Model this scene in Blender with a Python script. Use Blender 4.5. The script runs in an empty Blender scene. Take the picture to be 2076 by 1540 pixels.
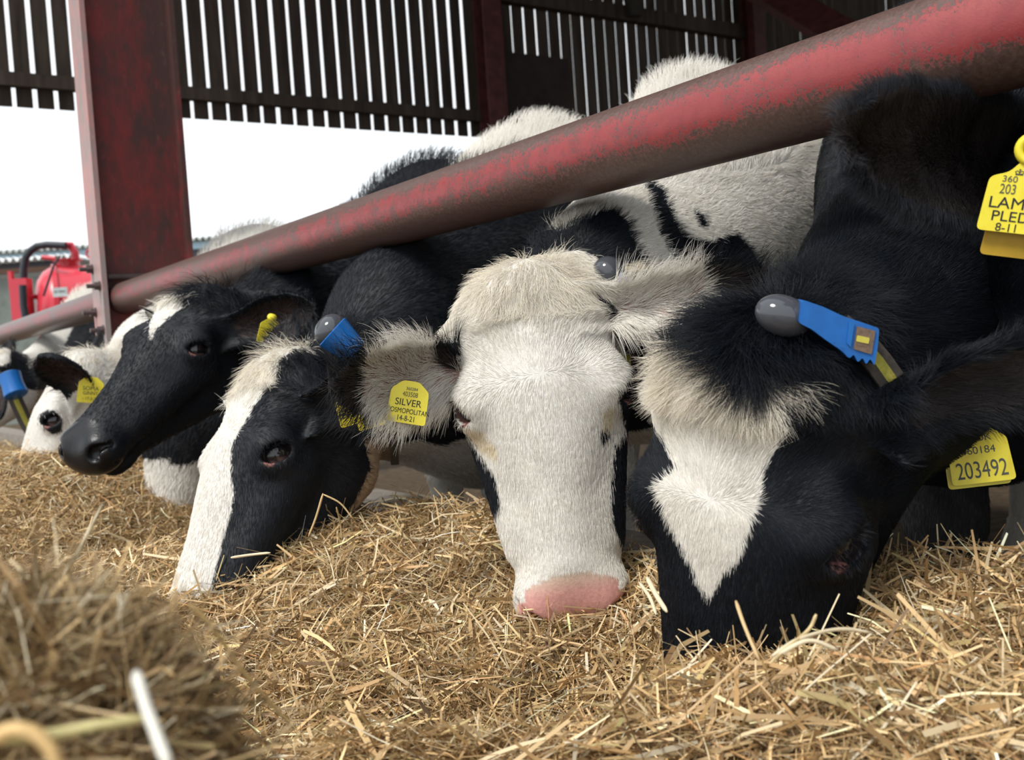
import bpy, math, os, random
import numpy as np
from mathutils import Vector, Matrix
import openvdb as vdb

QUICK = ''
# ------------------------------------------------------------------ camera
scene = bpy.context.scene
FPX, CXP, CYP = 1950.0, 1038.0, 770.0
CAMH = 0.85
PITCH, ROLL = math.radians(2.0), math.radians(3.9)
EYE = np.array([0.0, 0.0, CAMH]); EYE_P = EYE
_fw = np.array([0, math.cos(PITCH), -math.sin(PITCH)])
_d0 = np.array([0, -math.sin(PITCH), -math.cos(PITCH)])
_r0 = np.array([1.0, 0, 0])
XC = math.cos(ROLL)*_r0 + math.sin(ROLL)*_d0      # image right
YC = -math.sin(ROLL)*_r0 + math.cos(ROLL)*_d0     # image down
def P(px, py, Z):
    return EYE + Z*((px-CXP)/FPX*XC + (py-CYP)/FPX*YC + _fw)
def proj(p):
    p = np.asarray(p, float) - EYE
    z = p @ _fw
    return np.stack([p @ XC/z*FPX+CXP, p @ YC/z*FPX+CYP, z], -1)
cd = bpy.data.cameras.new('camera')
cam = bpy.data.objects.new('camera', cd)
scene.collection.objects.link(cam)
M = Matrix([[XC[i], -YC[i], -_fw[i], EYE[i]] for i in range(3)] + [[0, 0, 0, 1]])
cam.matrix_world = M
cd.sensor_fit = 'HORIZONTAL'; cd.sensor_width = 36.0; cd.lens = 36.0*FPX/2076.0
cd.clip_start = 0.02; cd.clip_end = 200
cd.dof.use_dof = True; cd.dof.focus_distance = 1.25; cd.dof.aperture_fstop = 7.5
scene.camera = cam
scene.view_settings.view_transform = 'Standard'
scene.view_settings.look = 'None'
scene.view_settings.gamma = 1.0
scene.view_settings.use_curve_mapping = False
scene.view_settings.exposure = 0.0
scene.cycles.max_bounces = 6
scene.cycles.diffuse_bounces = 3
scene.cycles.glossy_bounces = 3
scene.cycles.transparent_max_bounces = 8
scene.cycles_curves.shape = 'RIBBONS'
# ------------------------------------------------------------------ light: bright overcast sky and a hazy sun from the open feed passage
w = bpy.data.worlds.new('overcast'); scene.world = w; w.use_nodes = True
nt = w.node_tree; nt.nodes.clear()
wo = nt.nodes.new('ShaderNodeOutputWorld'); bg = nt.nodes.new('ShaderNodeBackground')
bg.inputs[0].default_value = (0.93, 0.97, 1.0, 1); bg.inputs[1].default_value = 1.42
nt.links.new(bg.outputs[0], wo.inputs[0])
sd = bpy.data.lights.new('hazy_sun', 'SUN'); sd.energy = 3.1; sd.angle = math.radians(16); sd.color = (1.0, 0.965, 0.9)
so = bpy.data.objects.new('hazy_sun', sd); scene.collection.objects.link(so)
_sdir = Vector((0.42, 0.42, -0.80)).normalized()       # direction the light travels
so.rotation_euler = _sdir.to_track_quat('-Z', 'Y').to_euler()
so.location = (-3, -3, 6)

# ------------------------------------------------------------------ helpers
rng = np.random.default_rng(7)
COL = scene.collection
def nrm(v):
    v = np.asarray(v, float); return v/(np.linalg.norm(v, axis=-1, keepdims=True)+1e-12)
def mesh_np(name, V, F, mat, parent=None, smooth=True, cols=None, base=None, extra=None):
    """V (n,3); F list of arrays (m,k) or single"""
    if not isinstance(F, (list, tuple)): F = [F]
    F = [np.asarray(f, np.int32) for f in F if len(f)]
    V = np.asarray(V, np.float32)
    if base is not None: V = V - np.asarray(base, np.float32)
    me = bpy.data.meshes.new(name)
    me.vertices.add(len(V)); me.vertices.foreach_set('co', V.ravel())
    nl = sum(f.size for f in F); nf = sum(len(f) for f in F)
    me.loops.add(nl); me.polygons.add(nf)
    me.loops.foreach_set('vertex_index', np.concatenate([f.ravel() for f in F]))
    st = []; tot = []; s = 0
    for f in F:
        k = f.shape[1]; st.append(s+np.arange(len(f))*k); tot.append(np.full(len(f), k)); s += f.size
    me.polygons.foreach_set('loop_start', np.concatenate(st).astype(np.int32))
    me.polygons.foreach_set('loop_total', np.concatenate(tot).astype(np.int32))
    me.polygons.foreach_set('use_smooth', np.full(nf, smooth))
    me.update(calc_edges=True)
    if cols is not None:
        a = me.attributes.new('Col', 'FLOAT_COLOR', 'POINT')
        c = np.ones((len(V), 4), np.float32); c[:, :3] = cols
        a.data.foreach_set('color', c.ravel())
    if extra:
        for k, v in extra.items():
            a = me.attributes.new(k, 'FLOAT', 'POINT'); a.data.foreach_set('value', np.asarray(v, np.float32))
    if mat is not None: me.materials.append(mat)
    o = bpy.data.objects.new(name, me); COL.objects.link(o)
    if parent is not None: o.parent = parent
    return o
def tag(o, label=None, cat=None, group=None, kind=None):
    if label: o['label'] = label
    if cat: o['category'] = cat
    if group: o['group'] = group
    if kind: o['kind'] = kind
    return o
def empty(name, loc, label, cat, group=None):
    o = bpy.data.objects.new(name, None); COL.objects.link(o)
    o.location = tuple(float(x) for x in loc); o.empty_display_size = 0.1
    return tag(o, label, cat, group)
class MB:
    """collects boxes, tubes, sheets into one mesh"""
    def __init__(s): s.V = []; s.F = {}; s.n = 0
    def add(s, V, F):
        V = np.asarray(V, float); s.V.append(V)
        for f in F: s.F.setdefault(len(f), []).append([i+s.n for i in f])
        s.n += len(V)
    def box(s, c, ax, ay, az, hx, hy, hz):
        ax, ay, az = nrm(ax), nrm(ay), nrm(az); c = np.asarray(c, float)
        V = [c+sx*hx*ax+sy*hy*ay+sz*hz*az for sx in (-1, 1) for sy in (-1, 1) for sz in (-1, 1)]
        s.add(V, [(0, 1, 3, 2), (4, 6, 7, 5), (0, 4, 5, 1), (2, 3, 7, 6), (0, 2, 6, 4), (1, 5, 7, 3)])
    def tube(s, pts, rad, n=16, caps=True):
        pts = np.asarray(pts, float); m = len(pts)
        rad = np.broadcast_to(np.asarray(rad, float), (m,))
        T = np.gradient(pts, axis=0); T = nrm(T)
        up = np.array([0, 0, 1.0]) if abs(T[0][2]) < .9 else np.array([1.0, 0, 0])
        a = nrm(np.cross(T[0], up)); V = []
        for i in range(m):
            a = nrm(a - T[i]*np.dot(a, T[i])); b = np.cross(T[i], a)
            for k in range(n):
                t = 2*math.pi*k/n
                V.append(pts[i]+rad[i]*(a*math.cos(t)+b*math.sin(t)))
        F = []
        for i in range(m-1):
            for k in range(n):
                k2 = (k+1) % n
                F.append((i*n+k, i*n+k2, (i+1)*n+k2, (i+1)*n+k))
        if caps:
            F.append(tuple(range(n-1, -1, -1))); F.append(tuple(range((m-1)*n, m*n)))
        s.add(V, F)
    def build(s, name, mat, parent=None, smooth=False, base=None, **k):
        V = np.concatenate(s.V)
        o = mesh_np(name, V, [np.array(f) for f in s.F.values()], mat, parent, smooth, base=base, **k)
        return o
def autosmooth(o, ang=40):
    me = o.data
    me.polygons.foreach_set('use_smooth', [True]*len(me.polygons))
    import bmesh
    bm = bmesh.new(); bm.from_mesh(me)
    for e in bm.edges:
        if len(e.link_faces) == 2 and e.calc_face_angle(0) > math.radians(ang): e.smooth = False
    bm.to_mesh(me); bm.free()
# ------------------------------------------------------------------ materials
class N:
    def __init__(s, name, rough=0.6, spec=0.3):
        s.m = bpy.data.materials.new(name); s.m.use_nodes = True
        s.t = s.m.node_tree; s.b = s.t.nodes['Principled BSDF']
        s.b.inputs['Roughness'].default_value = rough
        s.b.inputs['Specular IOR Level'].default_value = spec
    def n(s, typ, **k):
        x = s.t.nodes.new('ShaderNode'+typ)
        for a, v in k.items():
            if a.startswith('i_'):
                key = a[2:]; x.inputs[int(key) if key.isdigit() else key.replace('_', ' ')].default_value = v
            else: setattr(x, a, v)
        return x
    def l(s, a, b): s.t.links.new(a, b)
    def coord(s, kind='Object', scale=(1, 1, 1)):
        tc = s.n('TexCoord'); mp = s.n('Mapping'); mp.inputs['Scale'].default_value = scale
        s.l(tc.outputs[kind], mp.inputs[0]); return mp.outputs[0]
    def noise(s, vec, scale, detail=5, rough=.6):
        x = s.n('TexNoise'); x.inputs['Scale'].default_value = scale; x.inputs['Detail'].default_value = detail
        x.inputs['Roughness'].default_value = rough
        if vec is not None: s.l(vec, x.inputs['Vector'])
        return x.outputs['Fac']
    def ramp(s, fac, stops):
        x = s.n('ValToRGB'); e = x.color_ramp.elements
        while len(e) < len(stops): e.new(0.5)
        for i, (p, c) in enumerate(stops):
            e[i].position = p; e[i].color = (*c, 1) if len(c) == 3 else c
        s.l(fac, x.inputs[0]); return x.outputs[0]
    def mix(s, fac, a, b, mode='MIX'):
        x = s.n('MixRGB', blend_type=mode)
        for i, v in ((0, fac), (1, a), (2, b)):
            if hasattr(v, 'is_output'): s.l(v, x.inputs[i])
            else: x.inputs[i].default_value = v if i == 0 else (*v, 1)
        return x.outputs[0]
    def math(s, op, a, b=0.0, clamp=False):
        x = s.n('Math', operation=op, use_clamp=clamp)
        for i, v in ((0, a), (1, b)):
            if hasattr(v, 'is_output'): s.l(v, x.inputs[i])
            else: x.inputs[i].default_value = v
        return x.outputs[0]
    def attr(s, name):
        x = s.n('Attribute', attribute_name=name); return x
    def base(s, v):
        if hasattr(v, 'is_output'): s.l(v, s.b.inputs['Base Color'])
        else: s.b.inputs['Base Color'].default_value = (*v, 1)
        return s
    def rough(s, v): s.l(v, s.b.inputs['Roughness']); return s
    def bump(s, h, strength=.3, dist=.002):
        x = s.n('Bump'); x.inputs['Strength'].default_value = strength; x.inputs['Distance'].default_value = dist
        s.l(h, x.inputs['Height']); s.l(x.outputs[0], s.b.inputs['Normal']); return s
def plain(name, c, rough=.6, spec=.3, metal=0, var=.15, scale=30):
    m = N(name, rough, spec); co = m.coord()
    f = m.noise(co, scale)
    m.base(m.ramp(f, [(.3, tuple(x*(1-var) for x in c)), (.7, tuple(min(1, x*(1+var)) for x in c))]))
    m.b.inputs['Metallic'].default_value = metal
    return m.m
# ------------------------------------------------------------------ signed-distance cow modelling
PAL = np.array([(.0085, .011, .0165), (.82, .79, .735), (.78, .68, .51), (.72, .36, .32), (.035, .026, .024),
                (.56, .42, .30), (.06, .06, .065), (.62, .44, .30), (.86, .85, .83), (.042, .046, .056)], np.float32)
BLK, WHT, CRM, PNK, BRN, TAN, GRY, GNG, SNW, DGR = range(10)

class Field:
    """sum of rounded primitives on a stretched grid, in the head's own frame"""
    def __init__(s, xs, ys, zs, big=.08):
        s.ax = [np.asarray(a, np.float32) for a in (xs, ys, zs)]
        s.D = np.full([len(a) for a in s.ax], big, np.float32); s.big = big
    def sub(s, lo, hi, pad):
        sl = []
        for a, l, h in zip(s.ax, lo, hi):
            i0 = max(0, np.searchsorted(a, l-pad)-1); i1 = min(len(a), np.searchsorted(a, h+pad)+1)
            if i1 <= i0: return None
            sl.append(slice(i0, i1))
        g = np.meshgrid(*[a[x] for a, x in zip(s.ax, sl)], indexing='ij', sparse=True)
        return tuple(sl), g
    def put(s, lo, hi, fn, k=.02, mode='add'):
        r = s.sub(lo, hi, s.big*1.05 if mode == 'add' else .03)
        if r is None: return
        sl, g = r
        d = fn(*g).astype(np.float32); D = s.D[sl]
        if mode == 'add':
            h = np.clip(.5+.5*(D-d)/k, 0, 1); s.D[sl] = D*(1-h)+d*h - k*h*(1-h)
        else:
            d = -d; h = np.clip(.5-.5*(D-d)/k, 0, 1); s.D[sl] = D*(1-h)+d*h + k*h*(1-h)
    def ell(s, c, r, k=.02, mode='add', R=None):
        c = np.asarray(c, float); r = np.asarray(r, float); m = r.max()
        def fn(X, Y, Z):
            q = (X-c[0], Y-c[1], Z-c[2])
            if R is not None: q = tuple(R[i][0]*q[0]+R[i][1]*q[1]+R[i][2]*q[2] for i in range(3))
            k0 = np.sqrt((q[0]/r[0])**2+(q[1]/r[1])**2+(q[2]/r[2])**2)
            k1 = np.sqrt((q[0]/r[0]**2)**2+(q[1]/r[1]**2)**2+(q[2]/r[2]**2)**2)+1e-6
            return k0*(k0-1)/k1
        s.put(c-m, c+m, fn, k, mode)
    def cone(s, a, b, ra, rb, k=.03, flat=None, mode='add'):
        a = np.asarray(a, float); b = np.asarray(b, float); ba = b-a; L2 = ba @ ba + 1e-9; m = max(ra, rb)
        f = 1.0
        if flat is not None:
            fa = nrm(flat[0]); f = flat[1]; fa = fa-ba*(fa @ ba)/L2; fa = nrm(fa)
        mm = m*max(f, 1)
        def fn(X, Y, Z):
            q = (X-a[0], Y-a[1], Z-a[2])
            t = np.clip((q[0]*ba[0]+q[1]*ba[1]+q[2]*ba[2])/L2, 0, 1)
            w = tuple(q[i]-t*ba[i] for i in range(3)); l2 = w[0]**2+w[1]**2+w[2]**2
            if flat is not None:
                c = w[0]*fa[0]+w[1]*fa[1]+w[2]*fa[2]; l2 = l2+(1/f**2-1)*c*c
            r = ra+(rb-ra)*t
            return (np.sqrt(l2)-r)*(min(f, 1.0) if f < 1 else 1.0)
        s.put(np.minimum(a, b)-mm, np.maximum(a, b)+mm, fn, k, mode)
    def ear(s, e, k=.015):
        def fn(X, Y, Z): return ear_coords(e, X, Y, Z)[4]
        b = e['b']; t = b+e['d']*e['L']; m = e['W']*.8
        s.put(np.minimum(b, t)-m, np.maximum(b, t)+m, fn, k)
    def mesh(s, smooth=0):
        g = vdb.FloatGrid(background=float(s.big))
        g.copyFromArray(np.clip(s.D, -s.big, s.big))
        v, t, q = g.convertToPolygons(isovalue=0.0, adaptivity=0.0)
        out = np.empty_like(v)
        for i in range(3): out[:, i] = np.interp(v[:, i], np.arange(len(s.ax[i])), s.ax[i])
        return out, q
EP = (np.array([0, .12, .3, .55, .8, .93, 1.0]), np.array([.36, .52, .86, 1.0, .80, .5, .12]))
def ear_coords(e, X, Y, Z):
    b, d, n, v = e['b'], e['d'], e['n'], e['v']; L, W = e['L'], e['W']/2
    qx, qy, qz = X-b[0], Y-b[1], Z-b[2]
    u = qx*d[0]+qy*d[1]+qz*d[2]; vv = qx*v[0]+qy*v[1]+qz*v[2]; h = qx*n[0]+qy*n[1]+qz*n[2]
    tt = np.clip(u/L, 0, 1)
    Wt = W*np.interp(tt, *EP)
    bend = e.get('bend', 0.0)*(tt**2)*L
    h = h-bend
    cup = e.get('cup', .9)
    h0 = cup*Wt*((vv/Wt)**2)*(1-.45*tt) - cup*Wt*.4
    th = .0055+.016*np.clip(1-tt*4, 0, 1)
    dd = np.sqrt(np.maximum(np.abs(vv)-Wt*.92, 0)**2+np.maximum(np.abs(u-L/2)-L/2, 0)**2+np.maximum(np.abs(h-h0)*.75, 0)**2)-th
    return u, vv, h-h0, tt, dd

def axis_grid(lo, hi, flo, fhi, fine, coarse, grow=1.10):
    mid = list(np.arange(flo, fhi+fine, fine)); st = fine
    x = mid[-1]
    while x < hi: st = min(st*grow, coarse); x += st; mid.append(x)
    st = fine; x = mid[0]; pre = []
    while x > lo: st = min(st*grow, coarse); x -= st; pre.append(x)
    return np.array(pre[::-1]+mid)

LM = dict(poll=(0, -.205, -.03), fore=(0, 0, 0), nose=(0, .16, -.012), tip=(0, .335, -.055), eyep=(.108, .0, -.058), eyem=(-.108, .0, -.058),
          orbp=(.118, -.01, -.045), orbm=(-.118, -.01, -.045), nosp=(.042, .318, -.062), nosm=(-.042, .318, -.062), earp=(.095, -.125, -.085), earm=(-.095, -.125, -.085),
          chin=(0, .27, -.155), mouthm=(-.05, .22, -.11), jawm=(-.06, -.08, -.250), jawp=(.06, -.08, -.250), lip=(0, .345, -.10), pollp=(.07, -.18, -.05), pollm=(-.07, -.18, -.05))
def rod(w):
    th = np.linalg.norm(w)+1e-12; k = w/th; K = np.array([[0, -k[2], k[1]], [k[2], 0, -k[0]], [-k[1], k[0], 0]])
    return np.eye(3)+math.sin(th)*K+(1-math.cos(th))*K@K
def solve_pose(px, Z0, Yd, Zd, s0=1.0, wide=1.04, dw=2.0):
    """px: landmark -> pixel; Z0 distance of forehead; Yd,Zd rough directions (right, down, away)"""
    cam3 = np.stack([XC, YC, _fw])              # rows
    y = nrm(np.array(Yd) @ cam3); z = np.array(Zd) @ cam3; z = nrm(z-y*(y@z)); x = np.cross(y, z)
    R0 = np.stack([x, y, z], 1)
    names = list(px); A = np.array([LM[n] for n in names])*[wide, 1, 1]; T = np.array([px[n][:2] for n in names], float)
    wt = np.array([px[n][2] if len(px[n]) > 2 else 1.0 for n in names])
    c = T.mean(0); t0 = P(c[0], c[1], Z0)
    # params: rot(3), trans(3), log scale; several starting tilts, best fit kept
    n_ = len(names); best = None; Rinit = R0
    for wx in (-.6, 0, .6):
        for wy in (-.6, 0, .6):
            R0 = Rinit @ rod(np.array([wx, wy, 0])); base = t0-R0 @ A.mean(0)
            def model(p): return (rod(p[:3]) @ R0), base+p[3:6], s0*math.exp(p[6])
            def res(p):
                R, t, s = model(p); W = (A @ R.T)*s+t; q = proj(W)
                r = ((q[:, :2]-T)/10*wt[:, None]).ravel(); o = proj(t)[2]
                yy, zz = R[:, 1], R[:, 2]
                return np.concatenate([r, [(o-Z0)/.025, p[6]/.02], (zz-z)*dw, (yy-y)*dw])
            p = np.zeros(7); lam = 1e-2; r = res(p)
            for it in range(50):
                J = np.stack([(res(p+1e-5*e)-r)/1e-5 for e in np.eye(7)], 1)
                q = p+np.linalg.solve(J.T@J+lam*np.eye(7), -J.T@r); rq = res(q)
                if rq@rq < r@r: p, r, lam = q, rq, lam*.5
                else: lam *= 3
            if best is None or r@r < best[0]: best = (r@r, model(p))
    R, t, s = best[1]; q = proj((A@R.T)*s+t)
    if False: print('POSE cost %.1f s=%.3f Z=%.2f' % (best[0], s, proj(t)[2]), 'Y', np.round([R[:, 1]@XC, R[:, 1]@YC, R[:, 1]@_fw], 2), 'Z', np.round([R[:, 2]@XC, R[:, 2]@YC, R[:, 2]@_fw], 2), {n: (int(q[i, 0]-T[i, 0]), int(q[i, 1]-T[i, 1])) for i, n in enumerate(names)})
    return R, t, s*np.array([wide, 1, 1])

def head_prims(F):
    S = [(-1), 1]
    F.ell((0, -.085, -.082), (.090, .125, .080), .03)
    F.ell((0, -.01, -.06), (.088, .085, .056), .03)
    F.ell((0, -.165, -.072), (.084, .050, .060), .03)
    for s in S:
        F.ell((s*.06, -.11, -.075), (.042, .075, .055), .03)          # temples
        F.ell((s*.083, -.012, -.048), (.034, .046, .034), .03)         # orbit arch
        F.cone((s*.058, .01, -.095), (s*.042, .21, -.085), .054, .038, .03)   # maxilla
        F.cone((s*.062, .02, -.10), (s*.045, .12, -.105), .034, .022, .03)      # facial crest
        F.ell((s*.052, -.06, -.165), (.046, .095, .095), .04)         # masseter
        F.cone((s*.045, -.04, -.210), (s*.024, .22, -.132), .052, .028, .03)   # mandible
        F.ell((s*.040, .292, -.072), (.034, .040, .040), .02)          # nostril wing
        F.cone((s*.085, -.125, -.085), (s*.112, -.120, -.095), .034, .022, .03)  # ear root
    F.cone((0, .0, -.058), (0, .235, -.066), .058, .050, .03)
    F.ell((0, .045, -.062), (.070, .10, .054), .03)          # nasal bridge
    F.ell((0, .275, -.080), (.064, .060, .049), .03)                   # muzzle
    F.ell((0, .300, -.092), (.054, .040, .036), .02)                   # upper lip
    F.ell((0, .255, -.146), (.040, .048, .024), .012)                  # chin
    F.cone((0, -.02, -.15), (0, .20, -.125), .055, .035, .03)          # between jaws
def head_carve(F):
    for s in (-1, 1):
        e = np.array(EYEC)*[s, 1, 1]
        F.ell(e, (.033, .039, .033), .012)                               # lid swelling
        n = nrm([s*.86, .12, .42]); a = nrm(np.array([0, .62, .70])-n*(n@np.array([0, .62, .70]))); b = np.cross(n, a); b = b if b[1] > 0 else -b
        R = np.stack([a, b, n])
        F.ell(e+n*.014-b*.020, (.030, .012, .017), .012, 'add', R)      # heavy upper lid
        F.ell(e+n*.026, (.0245, .0155, .022), .004, 'cut', R)
        # tear corner groove
        F.cone(e+n*.030+a*.016, e+n*.026+a*.038-b*.0, .005, .003, .006, mode='cut')
        # nostril comma
        F.ell(np.array([s*.048, .322, -.054]), (.012, .019, .015), .006, 'cut')
        F.cone((s*.052, .314, -.046), (s*.067, .288, -.058), .009, .006, .006, mode='cut')
        F.cone((s*.056, .318, -.070), (s*.066, .300, -.100), .004, .003, .006, mode='cut')
        # mouth line
        F.cone((s*.046, .310, -.128), (s*.060, .205, -.118), .005, .005, .007, mode='cut')
    F.cone((-.046, .322, -.128), (.046, .322, -.128), .005, .005, .008, mode='cut')
EYEC = (.088, .0, -.058)
def pin(poly, pts):
    """points in polygon"""
    poly = np.asarray(poly, float); x, y = pts[:, 0], pts[:, 1]; c = np.zeros(len(pts), bool); j = len(poly)-1
    for i in range(len(poly)):
        xi, yi = poly[i]; xj, yj = poly[j]
        m = ((yi > y) != (yj > y))
        with np.errstate(divide='ignore', invalid='ignore'):
            c ^= m & (x < (xj-xi)*(y-yi)/(yj-yi+1e-12)+xi)
        j = i
    return c
_K = rng.normal(size=(3, 14, 3)); _PH = rng.uniform(0, 6.28, (3, 14))
def vnoise(p, wl):
    """smooth vector noise, wavelength wl"""
    out = np.zeros_like(p)
    for c in range(3):
        a = p @ (_K[c].T*(2.6/wl)) + _PH[c]
        out[:, c] = np.sin(a).mean(1)*2.2
    return out
# ------------------------------------------------------------------ coat, skin, eyes
def coat_material():
    m = N('hair_coat', .38, .35)
    a = m.attr('hcol'); m.base(a.outputs['Color'])
    m.b.inputs['Roughness'].default_value = .46
    m.b.inputs['Specular IOR Level'].default_value = .32
    tr = m.n('BsdfTranslucent'); m.l(a.outputs['Color'], tr.inputs[0])
    mx = m.n('MixShader'); mx.inputs[0].default_value = .22
    out = [x for x in m.t.nodes if x.type == 'OUTPUT_MATERIAL'][0]
    m.l(m.b.outputs[0], mx.inputs[1]); m.l(tr.outputs[0], mx.inputs[2]); m.l(mx.outputs[0], out.inputs[0])
    return m.m
def skin_material():
    m = N('hide', .55, .3); a = m.attr('Col'); co = m.coord('Object')
    f = m.noise(co, 220, 4)
    m.base(m.mix(1.0, a.outputs['Color'], m.ramp(f, [(.3, (.78, .78, .78)), (.7, (1, 1, 1))]), 'MULTIPLY'))
    w = m.attr('wet')
    m.rough(m.math('SUBTRACT', .6, m.math('MULTIPLY', w.outputs['Fac'], .33)))
    m.bump(f, .35, .002)
    return m.m
COAT, HIDE = coat_material(), skin_material()
def eye_material(side_col=(.012, .009, .008)):
    m = N('eyeball', .10, .45); g = m.n('NewGeometry')
    a = m.attr('Col'); m.base(a.outputs['Color'])
    m.b.inputs['Coat Weight'].default_value = .35; m.b.inputs['Coat Roughness'].default_value = .03
    return m.m

EYEMAT = eye_material()
def uv_sphere(c, r, n=24):
    th = np.linspace(0, math.pi, n//2+1); ph = np.linspace(0, 2*math.pi, n, endpoint=False)
    V = [c+r*np.array([0, 0, 1.])]
    for t in th[1:-1]:
        for p in ph: V.append(c+r*np.array([math.sin(t)*math.cos(p), math.sin(t)*math.sin(p), math.cos(t)]))
    V.append(c+r*np.array([0, 0, -1.])); m = len(th)-2; F4 = []; F3 = []
    for k in range(n):
        F3.append((0, 1+k, 1+(k+1) % n)); e = 1+(m-1)*n; F3.append((len(V)-1, e+(k+1) % n, e+k))
    for i in range(m-1):
        for k in range(n):
            a = 1+i*n; F4.append((a+k, a+n+k, a+n+(k+1) % n, a+(k+1) % n))
    return np.array(V), [np.array(F3), np.array(F4)]
def to_local(c, p): return ((np.asarray(p, float)-c['t']) @ c['R'])/c['s']
def to_world(c, q): return (np.asarray(q, float)*c['s']) @ c['R'].T + c['t']
def dir_local(c, d, img=True):
    d = np.asarray(d, float)
    if img: d = d @ np.stack([XC, YC, _fw])
    return nrm(d @ c['R'])
def make_ear(c, side, tip, n_img, W=.11, cup=.9, bend=0.0, by=-.118, bz=-.098):
    L = None; b = np.array([side*.105, by, bz]); t = to_local(c, tip); d = t-b; LL = np.linalg.norm(d); d = d/LL
    if L: LL = L
    n = dir_local(c, n_img); n = nrm(n-d*(n@d)); v = np.cross(n, d)
    return dict(b=b, d=d, n=n, v=v, L=LL, W=W, cup=cup, bend=bend, side=side)
def cone_d(p, a, b, ra, rb, flat=None):
    ba = b-a; t = np.clip((p-a)@ba/(ba@ba+1e-9), 0, 1); w = p-a-t[:, None]*ba; l2 = (w**2).sum(1)
    if flat is not None:
        fa = nrm(flat[0]); fa = nrm(fa-ba*(fa@ba)/(ba@ba+1e-9)); l2 = l2+(1/flat[1]**2-1)*(w@fa)**2
    return np.sqrt(l2)-(ra+(rb-ra)*t)
def colour_of(c, px, lab, ears_side, jit=0.0):
    """palette index for points at image-projected positions of the coat map"""
    if jit: px = px+rng.normal(size=px.shape)*jit
    idx = np.where(lab == 0, c['base'][0], np.where(lab == 1, c['base'][1], np.where(lab == 2, c['base'][2], c['base'][-1])))
    for part, poly, col in c['marks']:
        ok = {'h': lab == 0, 'b': lab == 2, 'l': lab == 3, 'e': lab == 1, 'hb': lab != 1, 'all': lab >= 0,
              'e+': (lab == 1) & (ears_side > 0), 'e-': (lab == 1) & (ears_side < 0)}[part]
        if not ok.any(): continue
        ok = ok & pin(poly, px)
        idx = np.where(ok, col, idx)
    return idx
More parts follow.
